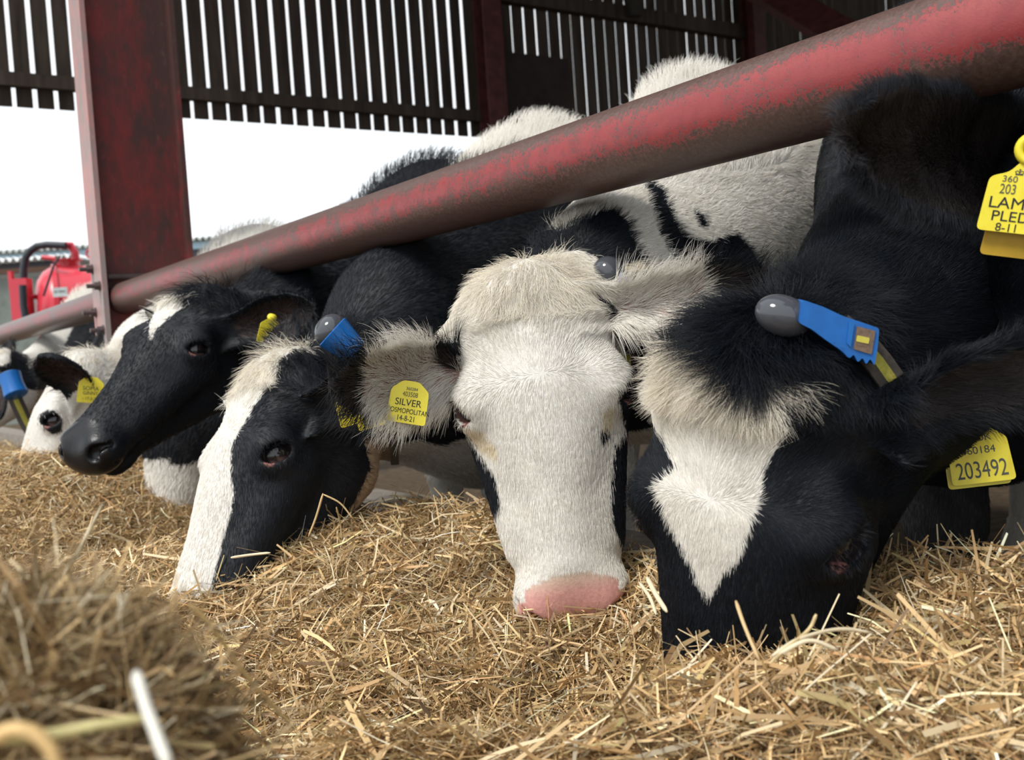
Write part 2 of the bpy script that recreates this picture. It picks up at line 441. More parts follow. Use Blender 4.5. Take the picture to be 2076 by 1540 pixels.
def build_cow(name, label, pose, body, ears, base, marks, nhair=30000, fine=.0045, poll_len=.035, hw=1.0, eyes=True,
              head_on=True, crest=.055, extra=(), wetmarks=(), group=None, hair_thin=1.0, eyecol=None, foot=None, ear_hair=.4, curl=.8):
    R, t, s = pose
    c = dict(R=R, t=t, s=s, base=base, marks=marks, name=name)
    B = []
    for a, b, ra, rb, flat in body(c):
        fl = None if flat is None else (np.asarray(flat[0], float) @ R, flat[1])
        B.append((to_local(c, a), to_local(c, b), ra/s[1], rb/s[1], fl))
    E = [make_ear(c, *e) for e in ears]
    lo = np.array([-.16, -.26, -.30]); hi = np.array([.16, .37, .05])
    flo, fhi = lo.copy(), hi.copy()
    for e in E:
        tp = e['b']+e['d']*e['L']
        flo = np.minimum(flo, tp-.04); fhi = np.maximum(fhi, tp+.04)
    for a, b, ra, rb, fl in B:
        r = max(ra, rb)*max(1, fl[1] if fl else 1)
        lo = np.minimum(lo, np.minimum(a, b)-r-.03); hi = np.maximum(hi, np.maximum(a, b)+r+.03)
    lo = np.minimum(lo, flo); hi = np.maximum(hi, fhi)
    if QUICK: fine = max(fine, .007)
    F = Field(*[axis_grid(lo[i], hi[i], flo[i], fhi[i], fine, .022) for i in range(3)])
    if head_on: head_prims(F)
    for a, b, ra, rb, fl in B: F.cone(a, b, ra, rb, .05, fl)
    for e in E: F.ear(e)
    if head_on: head_carve(F)
    F.cone(to_local(c, TA-TDIR*2), to_local(c, TA+TDIR*9), .0605/s[1], .0605/s[1], .012, mode='cut')
    q, quads = F.mesh(); del F
    Wv = to_world(c, q)
    # normals
    fn = np.cross(Wv[quads[:, 2]]-Wv[quads[:, 0]], Wv[quads[:, 3]]-Wv[quads[:, 1]])
    vn = np.zeros_like(Wv)
    for k in range(4): np.add.at(vn, quads[:, k], fn)
    vn = nrm(vn)
    # labels
    lab = np.full(len(q), 2); es = np.zeros(len(q)); ein = np.zeros(len(q)); eu = np.zeros(len(q)); ev = np.zeros(len(q))
    if head_on: lab[(q[:, 1] > -.235) & (q[:, 2] > -.30) & (np.abs(q[:, 0]) < .2)] = 0
    if B:
        db = np.min([cone_d(q, *bb) for bb in B], axis=0)
        lab[(q[:, 1] < -.15) & (db < .012) & (q[:, 2] < -.08)] = 2
        lab[(db < .004) & (q[:, 2] < -.145) & (q[:, 1] < -.10)] = 2
        lab[(q[:, 2] < -.235) & (db < .012)] = 2
    lab[(lab == 2) & (Wv[:, 2] < .60)] = 3
    flow = np.zeros_like(q)
    if B:
        ds = np.stack([cone_d(q, *bb) for bb in B], 1); wts = np.exp(-np.clip(ds, -.2, 1)/.03); wts /= wts.sum(1, keepdims=True)+1e-12
        flow = wts @ np.array([nrm(bb[1]-bb[0]) for bb in B])
    gl = dir_local(c, [0, 0, -1], img=False)
    flow = nrm(flow+gl*.35)
    hd = lab == 0
    wh = np.array([0, .012, .0]); r3 = q-wh
    fh = nrm(r3*[1, 1, 1]+np.array([0, 1, 0])*np.clip(q[:, 1:2]*4+.15, 0, .6))
    top = np.clip((-q[:, 1]-.085)/.06, 0, 1)[:, None]*(q[:, 2:3] > -.12)
    fp = nrm(np.stack([q[:, 0]*9, np.full(len(q), .8), np.zeros(len(q))], 1))
    fh = nrm(fh*(1-top)+fp*top)
    flow[hd] = fh[hd]
    for e in E:
        u, v, h, tt, dd = ear_coords(e, q[:, 0], q[:, 1], q[:, 2])
        m = (dd < .007) & (u > .02); lab[m] = 1; es[m] = e['side']; eu[m] = tt[m]
        Wt = e['W']/2*np.interp(tt, *EP); vv = v/Wt; ev[m] = vv[m]; ein[m] = (h[m] > 0)
        fl = e['d']*.8+e['v']*np.sign(v)[:, None]*(np.abs(vv)[:, None]**1.2)*1.0+e['n']*(ein[:, None]*.25)
        flow[m] = nrm(fl)[m]
    flow = nrm(flow @ R.T)
    pxy = proj(Wv)
    ci = colour_of(c, pxy[:, :2], lab, es)
    col = PAL[ci].copy()
    wet = np.zeros(len(q)); nohair = np.zeros(len(q), bool)
    if head_on:
        pad = (q[:, 1] > .288) & (q[:, 2] > -.125) & (np.abs(q[:, 0]) < .072)
        pad |= (q[:, 1] > .256+5*q[:, 0]**2) & (q[:, 2] > -.09) & (np.abs(q[:, 0]) < .060)
        nohair |= pad; wet[pad] = 1
        for sd in (-1, 1):
            dd = np.linalg.norm(q-np.array(EYEC)*[sd, 1, 1], axis=1)
            m = dd < .0315; nohair |= m; wet[m] = .6
            dk = np.isin(ci, (BLK, BRN, DGR)); col[m & dk] = (.016, .012, .013); col[m & ~dk] = (.12, .06, .05)
            nl = nrm(np.array([sd*.86, .12, .42])); al = nrm(np.array([0, .62, .70])-nl*(nl@np.array([0, .62, .70]))); bl = np.cross(nl, al); bl = bl if bl[1] > 0 else -bl
            e2 = np.array(EYEC)*[sd, 1, 1]+nl*.026+al*.016+bl*.010; m = np.linalg.norm(q-e2, axis=1) < .0085; col[m] = (.34, .15, .13)
            dn = np.linalg.norm((q-np.array([sd*.050, .312, -.054]))/[1, 1.2, 1], axis=1); m = dn < .0165; col[m] = col[m]*np.array([.38, .22, .22])
        pk = np.isin(ci, (WHT, CRM, PNK, SNW)); pg = np.clip((q[:, 1]-.250)/.035, 0, 1)[:, None]; pp_ = PAL[CRM]*(1-pg)*.9+PAL[PNK]*pg; col[pad & pk] = pp_[pad & pk]; col[pad & ~pk] = (.012, .012, .015)
        for poly, cc in wetmarks:
            m = pad & pin(poly, pxy[:, :2]); col[m] = PAL[cc]
    inner = (lab == 1) & (ein > 0) & (np.abs(ev) < .7) & (eu < .8)
    dk = np.isin(ci, (BLK, GRY, DGR)); col[inner & dk] = (.05, .03, .028); col[inner & ~dk] = (.50, .30, .25)
    if foot is None:
        foot = [float(Wv[:, 0].mean()), float(Wv[:, 1].mean()), 0.0]
    root = empty(name, foot, label, 'cow', group)
    mb = mesh_np('body', Wv, quads, HIDE, root, True, cols=col*.82, base=foot, extra={'wet': wet})
    c.update(root=root, foot=foot, V=Wv, N=vn, lab=lab, E=E)
    if eyes and head_on:
        for sd in (-1, 1):
            ec = to_world(c, np.array(EYEC)*[sd, 1, 1]+nrm(np.array([sd*.86, .12, .42]))*.0035)
            V, FF = uv_sphere(ec, .0235*s[1])
            nl = nrm(np.array([sd*.86, .12, .42])); al = nrm(np.array([0, .62, .70])-nl*(nl@np.array([0, .62, .70]))); bl = np.cross(nl, al); bl = bl if bl[1] > 0 else -bl
            n = nl @ R.T; bw = bl @ R.T
            dn = nrm(V-ec)
            cc = np.tile(np.array([[.010, .008, .010]]), (len(V), 1))
            wsc = ((dn @ n) < .52) | ((dn @ bw > .52))
            cc[wsc] = (.17, .10, .09) if eyecol is None else eyecol
            mesh_np('eye', V, FF, EYEMAT, root, True, cols=cc, base=foot)
    c['eyes'] = eyes and head_on; c['curl'] = curl; c['ear_hair'] = ear_hair
    if nhair and not QUICK:
        make_coat(c, Wv, vn, quads, lab, es, eu, ev, ein, flow, nohair, q, pxy, nhair, poll_len, hw, crest, hair_thin)
    del q, quads
    c['mesh'] = mb
    return c
def make_coat(c, Wv, vn, quads, lab, es, eu, ev, ein, flow, nohair, q, pxy, nhair, poll_len, hw, crest, thin):
    cen = (Wv[quads[:, 0]]+Wv[quads[:, 2]])/2
    d1 = Wv[quads[:, 2]]-Wv[quads[:, 0]]; d2 = Wv[quads[:, 3]]-Wv[quads[:, 1]]
    cr = np.cross(d1, d2); area = np.linalg.norm(cr, axis=1)/2; fnn = nrm(cr)
    pc = proj(cen); view = nrm(EYE_P-cen); dot = (fnn*view).sum(1)
    wgt = area*np.clip(dot*1.1+.38, 0, 1)/np.clip(pc[:, 2], .5, 9)**2
    wgt[nohair[quads[:, 0]]] = 0
    fr = (pc[:, 0] > -80) & (pc[:, 0] < 2156) & (pc[:, 1] > -60) & (pc[:, 1] < 1500) & (pc[:, 2] > .1)
    wgt[~fr] *= .03
    l4 = lab[quads[:, 0]]; wgt[l4 == 1] *= 1.4
    for poly, f in c.get('hide', ()):
        wgt[pin(poly, pc[:, :2])] *= f
    cs = np.cumsum(wgt); cs /= cs[-1]
    fi = np.searchsorted(cs, rng.random(nhair)); fi = np.clip(fi, 0, len(quads)-1)
    a, b = rng.random(nhair)[:, None], rng.random(nhair)[:, None]
    Q = quads[fi]
    def interp(A): return (A[Q[:, 0]]*(1-a)+A[Q[:, 1]]*a)*(1-b)+(A[Q[:, 3]]*(1-a)+A[Q[:, 2]]*a)*b
    root = interp(Wv); n = nrm(interp(vn)); f = interp(flow); ql = interp(q)
    L_ = lab[Q[:, 0]]; S_ = es[Q[:, 0]]; U_ = eu[Q[:, 0]]; V_ = ev[Q[:, 0]]; I_ = ein[Q[:, 0]]
    f = nrm(f-n*(f*n).sum(1, keepdims=True))
    s = c['s']
    ln = np.full(nhair, .017); lift = np.full(nhair, .22); curl = np.full(nhair, .12)
    hd = L_ == 0
    ln[hd] = .0105; lift[hd] = .17
    nosey = np.clip((ql[:, 1]-.2)/.1, 0, 1); ln = np.where(hd, ln*(1-.5*nosey), ln)
    poll = np.clip((-ql[:, 1]-.065)/.085, 0, 1)*(hd | ((L_ == 2) & (ql[:, 1] > -.30) & (ql[:, 2] > -.16) & (np.abs(ql[:, 0]) < .1)))
    side = np.clip((np.abs(ql[:, 0])-.055)/.03, 0, 1); poll = poll*(1-.5*side)
    ln = ln+poll*poll_len; lift = lift+poll*.45; curl = curl+poll*c.get('curl', .9)
    er = L_ == 1
    rim = er*np.clip(np.abs(V_)*1.3-.2, 0, 1)
    ln = np.where(er, .010+(.022*rim*(.15+.85*(I_ > 0))+.016*(I_ > 0))*c['ear_hair'], ln); lift = np.where(er, .35+.25*(I_ > 0), lift)
    curl = np.where(er, .25, curl)
    bd = L_ == 2
    up = np.clip((n[:, 2]-.35)/.4, 0, 1)*bd*np.clip((root[:, 2]-1.10)/.06, 0, 1)
    ln = ln+up*crest*(.55+.45*vnoise(root, .12)[:, 0].clip(-1, 1)); lift = lift+up*1.3
    f = np.where(up[:, None] > .3, nrm(f*.5+np.array([0, 0, 1.0])*.7), f)
    ln = ln*rng.uniform(.65, 1.2, nhair)
    if c.get('lenfn'): ln, lift, f = c['lenfn'](c, ql, root, n, L_, ln, lift, f)
    sh_ = np.where(hd, .45, 1.0)[:, None]+poll[:, None]*.6
    nz = (vnoise(root, .045)*.30+vnoise(root+3, .014)*.20*(1+poll[:, None]*1.8))*sh_+rng.normal(size=(nhair, 3))*(.09+.10*poll[:, None]+.10*up[:, None])
    f = f+nz; f = nrm(f-n*(f*n).sum(1, keepdims=True)*.9)
    cv = vnoise(root+9, .035)*curl[:, None]*1.2+rng.normal(size=(nhair, 3))*curl[:, None]*.35
    K = 7; pts = np.zeros((nhair, K, 3), np.float32); p = root.copy(); pts[:, 0] = p-n*.001
    cv2 = np.cross(cv, f)
    for i in range(1, K):
        tt = (i-.5)/(K-1)
        d = nrm(n*(lift*(1-tt*.9))[:, None]+f+cv*tt+cv2*(math.sin(3.2*tt))*.6+np.array([0, 0, -1.0])*(ln[:, None]*6*tt*tt*(up[:, None] < .3)))
        # stay above the hide
        dn = (d*n).sum(1, keepdims=True); d = np.where(dn < -.12, d-n*(dn+.12), d)
        p = p+d*(ln/(K-1))[:, None]; pts[:, i] = p
    px = proj(root)[:, :2]
    ci = colour_of(c, px, L_, S_, jit=3.2)
    col = PAL[ci].copy()
    wh = ~np.isin(ci, (BLK, BRN, GRY, DGR))
    ie = er & (I_ > 0) & (np.abs(V_) < .75) & ~wh; col[ie] = (.050, .042, .042)
    warm = np.clip(poll*1.2, 0, 1)*.45+.12*vnoise(root+5, .08)[:, 0]+rng.normal(size=nhair)*.12
    if c.get('warm'): warm = warm+c['warm'](px)
    wv = np.clip(warm, 0, 1)[:, None]*wh[:, None]
    col = col*(1-wv)+PAL[CRM]*wv
    col = col*np.exp(rng.normal(size=(nhair, 1))*np.where(wh, .10, .35)[:, None]+vnoise(root+1, .03)[:, :1]*np.where(wh, .05, .25)[:, None])
    z = np.clip(proj(root)[:, 2], .6, 6)
    r0 = .00020*z**.8*thin*np.where(poll > .3, .9, 1.0)
    if c['eyes']:
        LP, LC = [], []
        for sd in (-1, 1):
            nl = nrm(np.array([sd*.86, .12, .42])); al = nrm(np.array([0, .62, .70])-nl*(nl@np.array([0, .62, .70]))); bl = np.cross(nl, al); bl = bl if bl[1] > 0 else -bl
            for kk in range(46):
                uu = rng.uniform(-1, 1); q0 = np.array(EYEC)*[sd, 1, 1]+nl*.0265*(1-.25*uu*uu)+al*uu*.021-bl*.0125*(1-uu*uu)**.5
                d0 = nl*.9-bl*.15+al*uu*.5+rng.normal(size=3)*.12; Ls = .022*rng.uniform(.6, 1.1); pp = [q0-nl*.003]
                for i in range(1, K):
                    pp.append(pp[-1]+nrm(d0+bl*(.9*i/K))*Ls/(K-1))
                LP.append(to_world(c, np.array(pp)))
                LC.append(PAL[BLK] if c.get('darklash', True) or sd < 0 else PAL[SNW])
        pts = np.concatenate([pts, np.array(LP, np.float32)]); col = np.concatenate([col, np.array(LC)]); nhair += len(LP)
        r0 = np.concatenate([r0, np.full(len(LP), .00022)])
    cu = bpy.data.hair_curves.new('coat')
    cu.add_curves([K]*nhair)
    cu.attributes['position'].data.foreach_set('vector', (pts-np.asarray(c['foot'], np.float32)).ravel())
    rad = r0[:, None]*np.array([1, 1, .97, .88, .7, .45, .12])[None]
    ra = cu.attributes.get('radius') or cu.attributes.new('radius', 'FLOAT', 'POINT')
    ra.data.foreach_set('value', rad.astype(np.float32).ravel())
    ha = cu.attributes.new('hcol', 'FLOAT_COLOR', 'CURVE')
    cc = np.ones((nhair, 4), np.float32); cc[:, :3] = np.clip(col, 0, 1); ha.data.foreach_set('color', cc.ravel())
    cu.materials.append(COAT)
    o = bpy.data.objects.new('coat', cu); COL.objects.link(o); o.parent = c['root']
    return o

# ------------------------------------------------------------------ barn, rails, yard
UP = np.array([0, 0, 1.0])
TA = P(1700, 150, 1.095); TB = P(300, 597.5, 3.31)
TDIR = nrm((TB-TA)*[1, 1, 0])
TA = TA.copy(); TA[2] = 1.125
NPEN = nrm(np.array([TDIR[1], -TDIR[0], 0])); NPEN = NPEN if NPEN[0] > 0 else -NPEN
def fence(px):
    """point of the feed rail line seen at image column px"""
    lo, hi = -2.0, 12.0
    for _ in range(60):
        m = (lo+hi)/2; x = proj(TA+TDIR*m)[0]
        if x > px: lo = m
        else: hi = m
    return TA+TDIR*lo
def rail_material():
    m = N('worn_red_rail', .4, .62)
    co = m.coord('Object', (1, 1, 1)); a = m.attr('ang')
    n1 = m.noise(co, 190, 6, .8); n2 = m.noise(co, 30, 5, .65); n3 = m.noise(co, 5, 2, .5); n4 = m.noise(co, 420, 3, .6)
    band = m.n('MapRange'); m.l(a.outputs['Fac'], band.inputs[0])
    # how much paint survives, by the place round the pipe (1 = the side cattle and wind leave alone)
    s = m.math('ADD', m.math('MULTIPLY', a.outputs['Fac'], 1.15), m.math('ADD', m.math('MULTIPLY', n1, 1.5), m.math('MULTIPLY', n2, .8)))
    s = m.math('ADD', s, m.math('ADD', m.math('MULTIPLY', n3, .5), m.math('MULTIPLY', n4, .8)))
    k = m.n('MapRange'); k.inputs[1].default_value = 2.50; k.inputs[2].default_value = 2.60; m.l(s, k.inputs[0])
    red = m.ramp(n2, [(.3, (.21, .018, .020)), (.6, (.27, .030, .032)), (.8, (.15, .011, .011))])
    rust = m.ramp(n1, [(.3, (.050, .028, .023)), (.5, (.098, .054, .045)), (.72, (.15, .098, .080))])
    m.base(m.mix(k.outputs[0], rust, red))
    m.rough(m.math('ADD', .28, m.math('MULTIPLY', n1, .22)))
    h = m.math('ADD', m.math('MULTIPLY', n1, .6), m.math('ADD', m.math('MULTIPLY', k.outputs[0], .25), m.math('MULTIPLY', n4, .3)))
    m.bump(h, .45, .0012)
    return m.m
RAILM = rail_material()
RAILM.name = 'worn_red_rail'
def steel_paint(name, red=(.21, .030, .030), dull=(.075, .036, .032), pale=(.13, .09, .08), thr=.52, sc=5):
    m = N(name, .55, .35); co = m.coord('Object', (1, 1, .45))
    n1 = m.noise(co, sc, 6, .65); n2 = m.noise(co, 45, 6, .7); n3 = m.noise(co, 130, 3, .6)
    c1 = m.mix(m.ramp(m.math('ADD', m.math('MULTIPLY', n1, .75), m.math('MULTIPLY', n2, .25)), [(thr-.07, (0, 0, 0)), (thr+.07, (1, 1, 1))]), dull, red)
    c2 = m.mix(m.ramp(n2, [(.60, (0, 0, 0)), (.72, (.6, .6, .6))]), c1, pale)
    m.base(c2); m.bump(m.math('ADD', n2, m.math('MULTIPLY', n3, .5)), .35, .003)
    return m.m
POSTM = steel_paint('red_oxide_steel'); FLAN = steel_paint('pale_pink_steel', (.46, .24, .23), (.30, .25, .24), (.42, .37, .36), .5, 9)  # front flange in a paler pink than the web
def rail_tube(name, a, b, label, cap0=False):
    n = 64; L = np.linalg.norm(b-a); m = max(8, int(L/.04)); d = nrm(b-a)
    side = nrm(np.cross(d, UP)); up = np.cross(side, d); V = []; A = []
    for i in range(m+1):
        for k in range(n):
            t = 2*math.pi*k/n; r = .057
            o = side*math.cos(t)+up*math.sin(t)
            V.append(a+(b-a)*i/m+o*r)
            # surviving paint: front face a little above the middle
            cc = o @ nrm(-NPEN*.97+UP*.05)
            sN = -((a+(b-a)*i/m-TA) @ TDIR)
            A.append(max(0, cc)**2.6*float(np.interp(sN, [-4, -1.6, -.3, .4], [.66, .68, .78, 1.0])))
    V = np.array(V); F = np.array([(i*n+k, i*n+(k+1) % n, (i+1)*n+(k+1) % n, (i+1)*n+k) for i in range(m) for k in range(n)])
    o = mesh_np(name, V, F, RAILM, None, True, extra={'ang': A})
    o.data.materials[0] = RAILM
    tag(o, label, 'rail'); 
    for e, s in ((a, -1), (b, 1)):
        mb = MB(); mb.tube([e+d*s*.0, e+d*s*.006], [.0565, .050], 48); autosmooth(mb.build('end_cap', RAILM, o))
    return o
G = fence(247)
GP = G-NPEN*.075
rail_tube('feed_rail', TA-TDIR*.95, G-TDIR*.015, 'thick worn red steel pipe running over the necks of the nearest cows')
rail_tube('feed_rail', G+TDIR*.04, G+TDIR*6.5, 'continuation of the worn red pipe beyond the steel post, far left')
# near I-section post
post = empty('steel_post', (GP[0]+NPEN[0]*.16, GP[1]+NPEN[1]*.16, 0), 'tall red painted I-beam post that carries the feed rail, bolted through its pale flange', 'post')
pb = np.array(post.location)
H_ = 5.2; DEP = .32; WID = .155
def bx(name, c, hx, hy, hz, mat, bev=.004, par=post, base=pb):
    mb = MB(); mb.box(c, NPEN, TDIR, UP, hx, hy, hz); return mb.build(name, mat, par, base=base)
f0 = np.array([GP[0], GP[1], 0.])
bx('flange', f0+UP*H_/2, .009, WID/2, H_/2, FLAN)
bx('flange', f0+NPEN*DEP+UP*H_/2, .009, WID/2, H_/2, POSTM)
mb = MB(); mb.box(f0+NPEN*DEP/2+UP*H_/2, NPEN, TDIR, UP, DEP/2, .005, H_/2)
mb.build('web', POSTM, post, base=pb)
boltm = plain('bolt_steel', (.075, .05, .048), .45, .5)
for dz, dt in ((.115, .045), (.045, -.045), (-.045, .045), (-.115, -.045)):
    c = f0+UP*(TA[2]+dz)+TDIR*dt
    mb = MB(); mb.tube([c-NPEN*.055, c+NPEN*.02], .008, 14); mb.tube([c-NPEN*.030, c-NPEN*.012], .0155, 6); mb.tube([c-NPEN*.013, c-NPEN*.009], .019, 20)
    autosmooth(mb.build('bolt', boltm, post, base=pb))
mb = MB(); mb.tube([f0+NPEN*.02+UP*(TA[2]+.078)+TDIR*-.04, f0+NPEN*.30+UP*(TA[2]+.078)+TDIR*-.04], .012, 12); autosmooth(mb.build('tie_rod', boltm, post, base=pb))
# ---- boarded wall with gaps
WD = np.array([math.sin(math.radians(58.2)), math.cos(math.radians(58.2)), 0]); WN = np.array([WD[1], -WD[0], 0])
W0 = P(500, 247, 8.0); W0[2] = 0
def wall_s(px, py=150):
    lo, hi = -8.0, 30.0
    for _ in range(60):
        m = (lo+hi)/2; q = W0+WD*m+UP*3.3
        if proj(q)[0] < px: lo = m
        else: hi = m
    return lo
def wall_z(px, py):
    s = wall_s(px); q = W0+WD*s; z0, z1 = 0.0, 9.0
    for _ in range(50):
        z = (z0+z1)/2
        # follow the plumb line through this column
        if proj(q+UP*z)[1] > py: z0 = z
        else: z1 = z
    return z0
bm_ = N('weathered_boards', .8, .15); co = bm_.coord('Object', (1, 1, .12)); nn = bm_.noise(co, 14, 5); 
bm_.base(bm_.ramp(nn, [(.3, (.030, .022, .018)), (.55, (.055, .042, .034)), (.8, (.085, .068, .056))])); bm_.bump(nn, .3, .004)
BOARD = bm_.m
redd = plain('dark_red_steel', (.075, .020, .020), .6, .3, 0, .4, 12)
zb = .5*(wall_z(420, 244)+wall_z(900, 273)); sc1 = wall_s(962); sc2 = wall_s(1506)
r2 = random.Random(3)
def boards(name, s0, s1, zlo, zhi, label=None, pitch=.143, gap=.030, off=0):
    mb = MB(); s = s0
    while s < s1:
        wdt = pitch-gap*r2.uniform(.75, 1.2)
        c = W0+WD*(s+wdt/2)+UP*(zlo+zhi)/2+WN*r2.uniform(-.004, .004)
        mb.box(c, nrm(WD+WN*r2.uniform(-.03, .03)), WN, UP, wdt/2, .010, (zhi-zlo)/2)
        s += pitch
    return tag(mb.build(name, BOARD), kind='structure')
boards('wall_back', -7.0, sc1, zb, 6.2, gap=.034)
boards('wall_back', sc1+.05, sc2, 1.2, 6.2, gap=.024)
boards('wall_back', sc2+.15, sc2+14, 1.2, 6.6, pitch=.150, gap=.022)
def girt(name, s0, s1, z, h, d=.05, mat=BOARD, n=0):
    mb = MB(); c = W0+WD*(s0+s1)/2+UP*z-WN*(-.045)
    mb.box(W0+WD*(s0+s1)/2+UP*z+WN*.06, WD, WN, UP, (s1-s0)/2, d, h/2); return tag(mb.build(name, mat), kind='structure')
zr = .5*(wall_z(420, 200)+wall_z(900, 232))
girt('trim_1', -7, sc1, zr, .10, .035)
zr2 = .5*(wall_z(1060, 0)+wall_z(1280, 33))
girt('trim_2', sc1, sc2, zr2, .15, .05)
girt('trim_3', -7, sc1, zr2+.25, .12, .05)
def column(px, wdt, label):
    s = wall_s(px); c = W0+WD*s+WN*.16; r = empty('steel_column', c, label, 'post')
    for o, hx, hy, nm in ((-.09, wdt/2, .008, 'flange'), (.09, wdt/2, .008, 'flange'), (0, .006, .085, 'web')):
        mb = MB(); mb.box(c+WN*o+UP*3.1, WD, WN, UP, hx, hy, 3.1); mb.build(nm, redd, r, base=c)
    return r
column(980, .20, 'dark red steel column against the boarded wall, left of the square lamp')
column(1516, .17, 'dark red steel column at the boarded wall, just above the white fluffy back')
# sheet fixed over the boards
s0, s1 = wall_s(1008), wall_s(1150); zt = .5*(wall_z(1020, 106)+wall_z(1144, 122))
mb = MB(); mb.box(W0+WD*(s0+s1)/2+WN*.035+UP*(zt-.75), WD, WN, UP, (s1-s0)/2, .012, .75)
tag(mb.build('metal_sheet', plain('dark_sheet', (.030, .022, .020), .7, .2, 0, .35, 6)), 'dark brown sheet fixed over the lower boards beside the steel column', 'panel')
# floodlight on the girt
fc = W0+WD*wall_s(1272)+UP*(wall_z(1272, 25))+WN*.19
fl = empty('floodlight', fc, 'small square dark lamp fixed to the rail across the boarded wall', 'lamp')
rt = lambda v, a: v*math.cos(a)+np.cross(WN, v)*math.sin(a)
ax_, az_ = rt(WD, .12), rt(UP, .12)
mb = MB(); mb.box(fc, ax_, WN, az_, .085, .035, .10); mb.build('housing', plain('lamp_black', (.02, .018, .016), .5), fl, base=fc)
mb = MB(); mb.box(fc+WN*.037, ax_, WN, az_, .070, .004, .083); mb.build('lens', plain('lamp_glass', (.045, .038, .032), .15, .6), fl, base=fc)
mb = MB(); mb.box(fc-WN*.08, ax_, WN, az_, .02, .06, .02); mb.build('bracket', redd, fl, base=fc)
# sloping roof beam at the right and the roof over the pen
ra, rb = P(1545, -22, 9.6), P(1730, 85, 8.4)
d = rb-ra; mb = MB(); mb.tube([ra-d*1.5, rb+d*1.2], .01, 4)
mbb = MB(); dd_ = nrm(d); sx = nrm(np.cross(dd_, _fw)); mbb.box((ra+rb)/2+d*0.0-sx*.0, dd_, _fw, sx, np.linalg.norm(d)*2.2, .07, .16)
tag(mbb.build('trim_4', redd), kind='structure')
rc = (G+NPEN*4.5); mb = MB()
A_ = np.array([TDIR[:2], -WD[:2]]).T; q0 = TA+NPEN*.3; k_ = np.linalg.solve(A_, (W0-q0)[:2]); pI = q0+TDIR*k_[0]-WN*.0
pl = [q0-TDIR*7, pI, W0+WD*24, q0-TDIR*7+NPEN*14]; pl = [np.array([p[0], p[1], 5.3]) for p in pl]
mb.add(pl+[p+UP*.05 for p in pl], [(0, 1, 2, 3), (7, 6, 5, 4), (0, 4, 5, 1), (1, 5, 6, 2), (2, 6, 7, 3), (3, 7, 4, 0)])
tag(mb.build('ceiling', plain('roof_sheet', (.10, .09, .085), .8)), kind='structure')
# pen's far walls, out of sight behind the cattle
mb = MB(); cw = TA-TDIR*6.5+NPEN*5; cw[2] = 2.6; mb.box(cw, TDIR, NPEN, UP, .05, 5, 2.6)
tag(mb.build('wall_right', BOARD), kind='structure')
# floors
conc = plain('concrete', (.20, .19, .175), .85, .2, 0, .3, 9)
mud = plain('pen_bedding', (.09, .065, .042), .95, .1, 0, .5, 18)
mb = MB(); c0 = TA+TDIR*4+NPEN*6.06; c0[2] = -.05; mb.box(c0, TDIR, NPEN, UP, 16, 6, .05); tag(mb.build('floor_pen', mud), kind='structure')
mb = MB(); c0 = TA+TDIR*4-NPEN*5.94; c0[2] = -.05; mb.box(c0, TDIR, NPEN, UP, 16, 6, .05); tag(mb.build('floor_passage', conc), kind='structure')
yd = plain('yard_ground', (.30, .28, .25), .9, .1, 0, .2, 2)
mb = MB(); mb.box((-4, 27, -.16), (1, 0, 0), (0, 1, 0), UP, 45, 26, .05); tag(mb.build('ground', yd), kind='structure')
# kerb that holds the feed back
kc = TA+TDIR*3.2+NPEN*.06; kc[2] = .265
mb = MB(); mb.box(kc, TDIR, NPEN, UP, 6.5, .06, .265)
tag(mb.build('feed_kerb', plain('kerb_concrete', (.24, .215, .19), .85, .2, 0, .25, 25)), 'low grey concrete kerb between the hay and the cows', 'kerb')
# ---- yard beyond: sheds and a slurry tanker
def shed(name, Z, x0, x1, ytop, label, fascia, mats, depth=6, wallc=None, corr=.075, pitch=.9, band=.25, ridge=0):
    a = P(x0, 0, Z); b = P(x1, 0, Z); zt = P((x0+x1)/2, ytop, Z)[2]
    y = a[1]; xa, xb = a[0], b[0]
    r = empty(name, ((xa+xb)/2, y+depth/2, -.1), label, 'building'); rb_ = np.array(r.location)
    # corrugated roof
    n = int((xb-xa)/(corr/4)); n = min(n, 2600); xs = np.linspace(xa, xb, n); zz = np.where(np.arange(n) % 4 < 2, 1, -1)*corr*.28
    zz = np.sin(np.arange(n)*math.pi/2+.4)*corr*.35
    V = np.concatenate([np.stack([xs, np.full(n, y-.3), zt+zz], 1), np.stack([xs, np.full(n, y+depth), zt+zz+ridge], 1),
                        np.stack([xs, np.full(n, y+depth), zt+zz+ridge-.02], 1), np.stack([xs, np.full(n, y-.3), zt+zz-.02], 1)])
    i = np.arange(n-1); F = np.concatenate([np.stack([k*n+i, k*n+i+1, ((k+1) % 4)*n+i+1, ((k+1) % 4)*n+i], 1) for k in range(4)])
    mesh_np('roof', V, F, mats['roof'], r, True, base=rb_)
    cx = (xa+xb)/2; hx = (xb-xa)/2
    z = zt-corr*.4
    for nm, hgt, mt in fascia:
        mb = MB(); mb.box((cx, y-.05, z-hgt/2), (1, 0, 0), (0, 1, 0), UP, hx, .06, hgt/2); mb.build(nm, mt, r, base=rb_); z -= hgt
    mb = MB(); k = 0; x = xa
    while x < xb:
        mb.box((x+.45, y+(.03 if k % 2 else 0), z/2-.1), (1, 0, 0), (0, 1, 0), UP, .46, .05, z/2); x += .9; k += 1
    mb.build('wall', wallc, r, base=rb_)
asb = plain('pale_roof_sheet', (.42, .44, .43), .8); blu = plain('pale_blue_fascia', (.42, .58, .68), .7); drk = plain('dark_gutter', (.045, .045, .055), .6); brn = plain('brown_eave', (.18, .10, .07), .7)
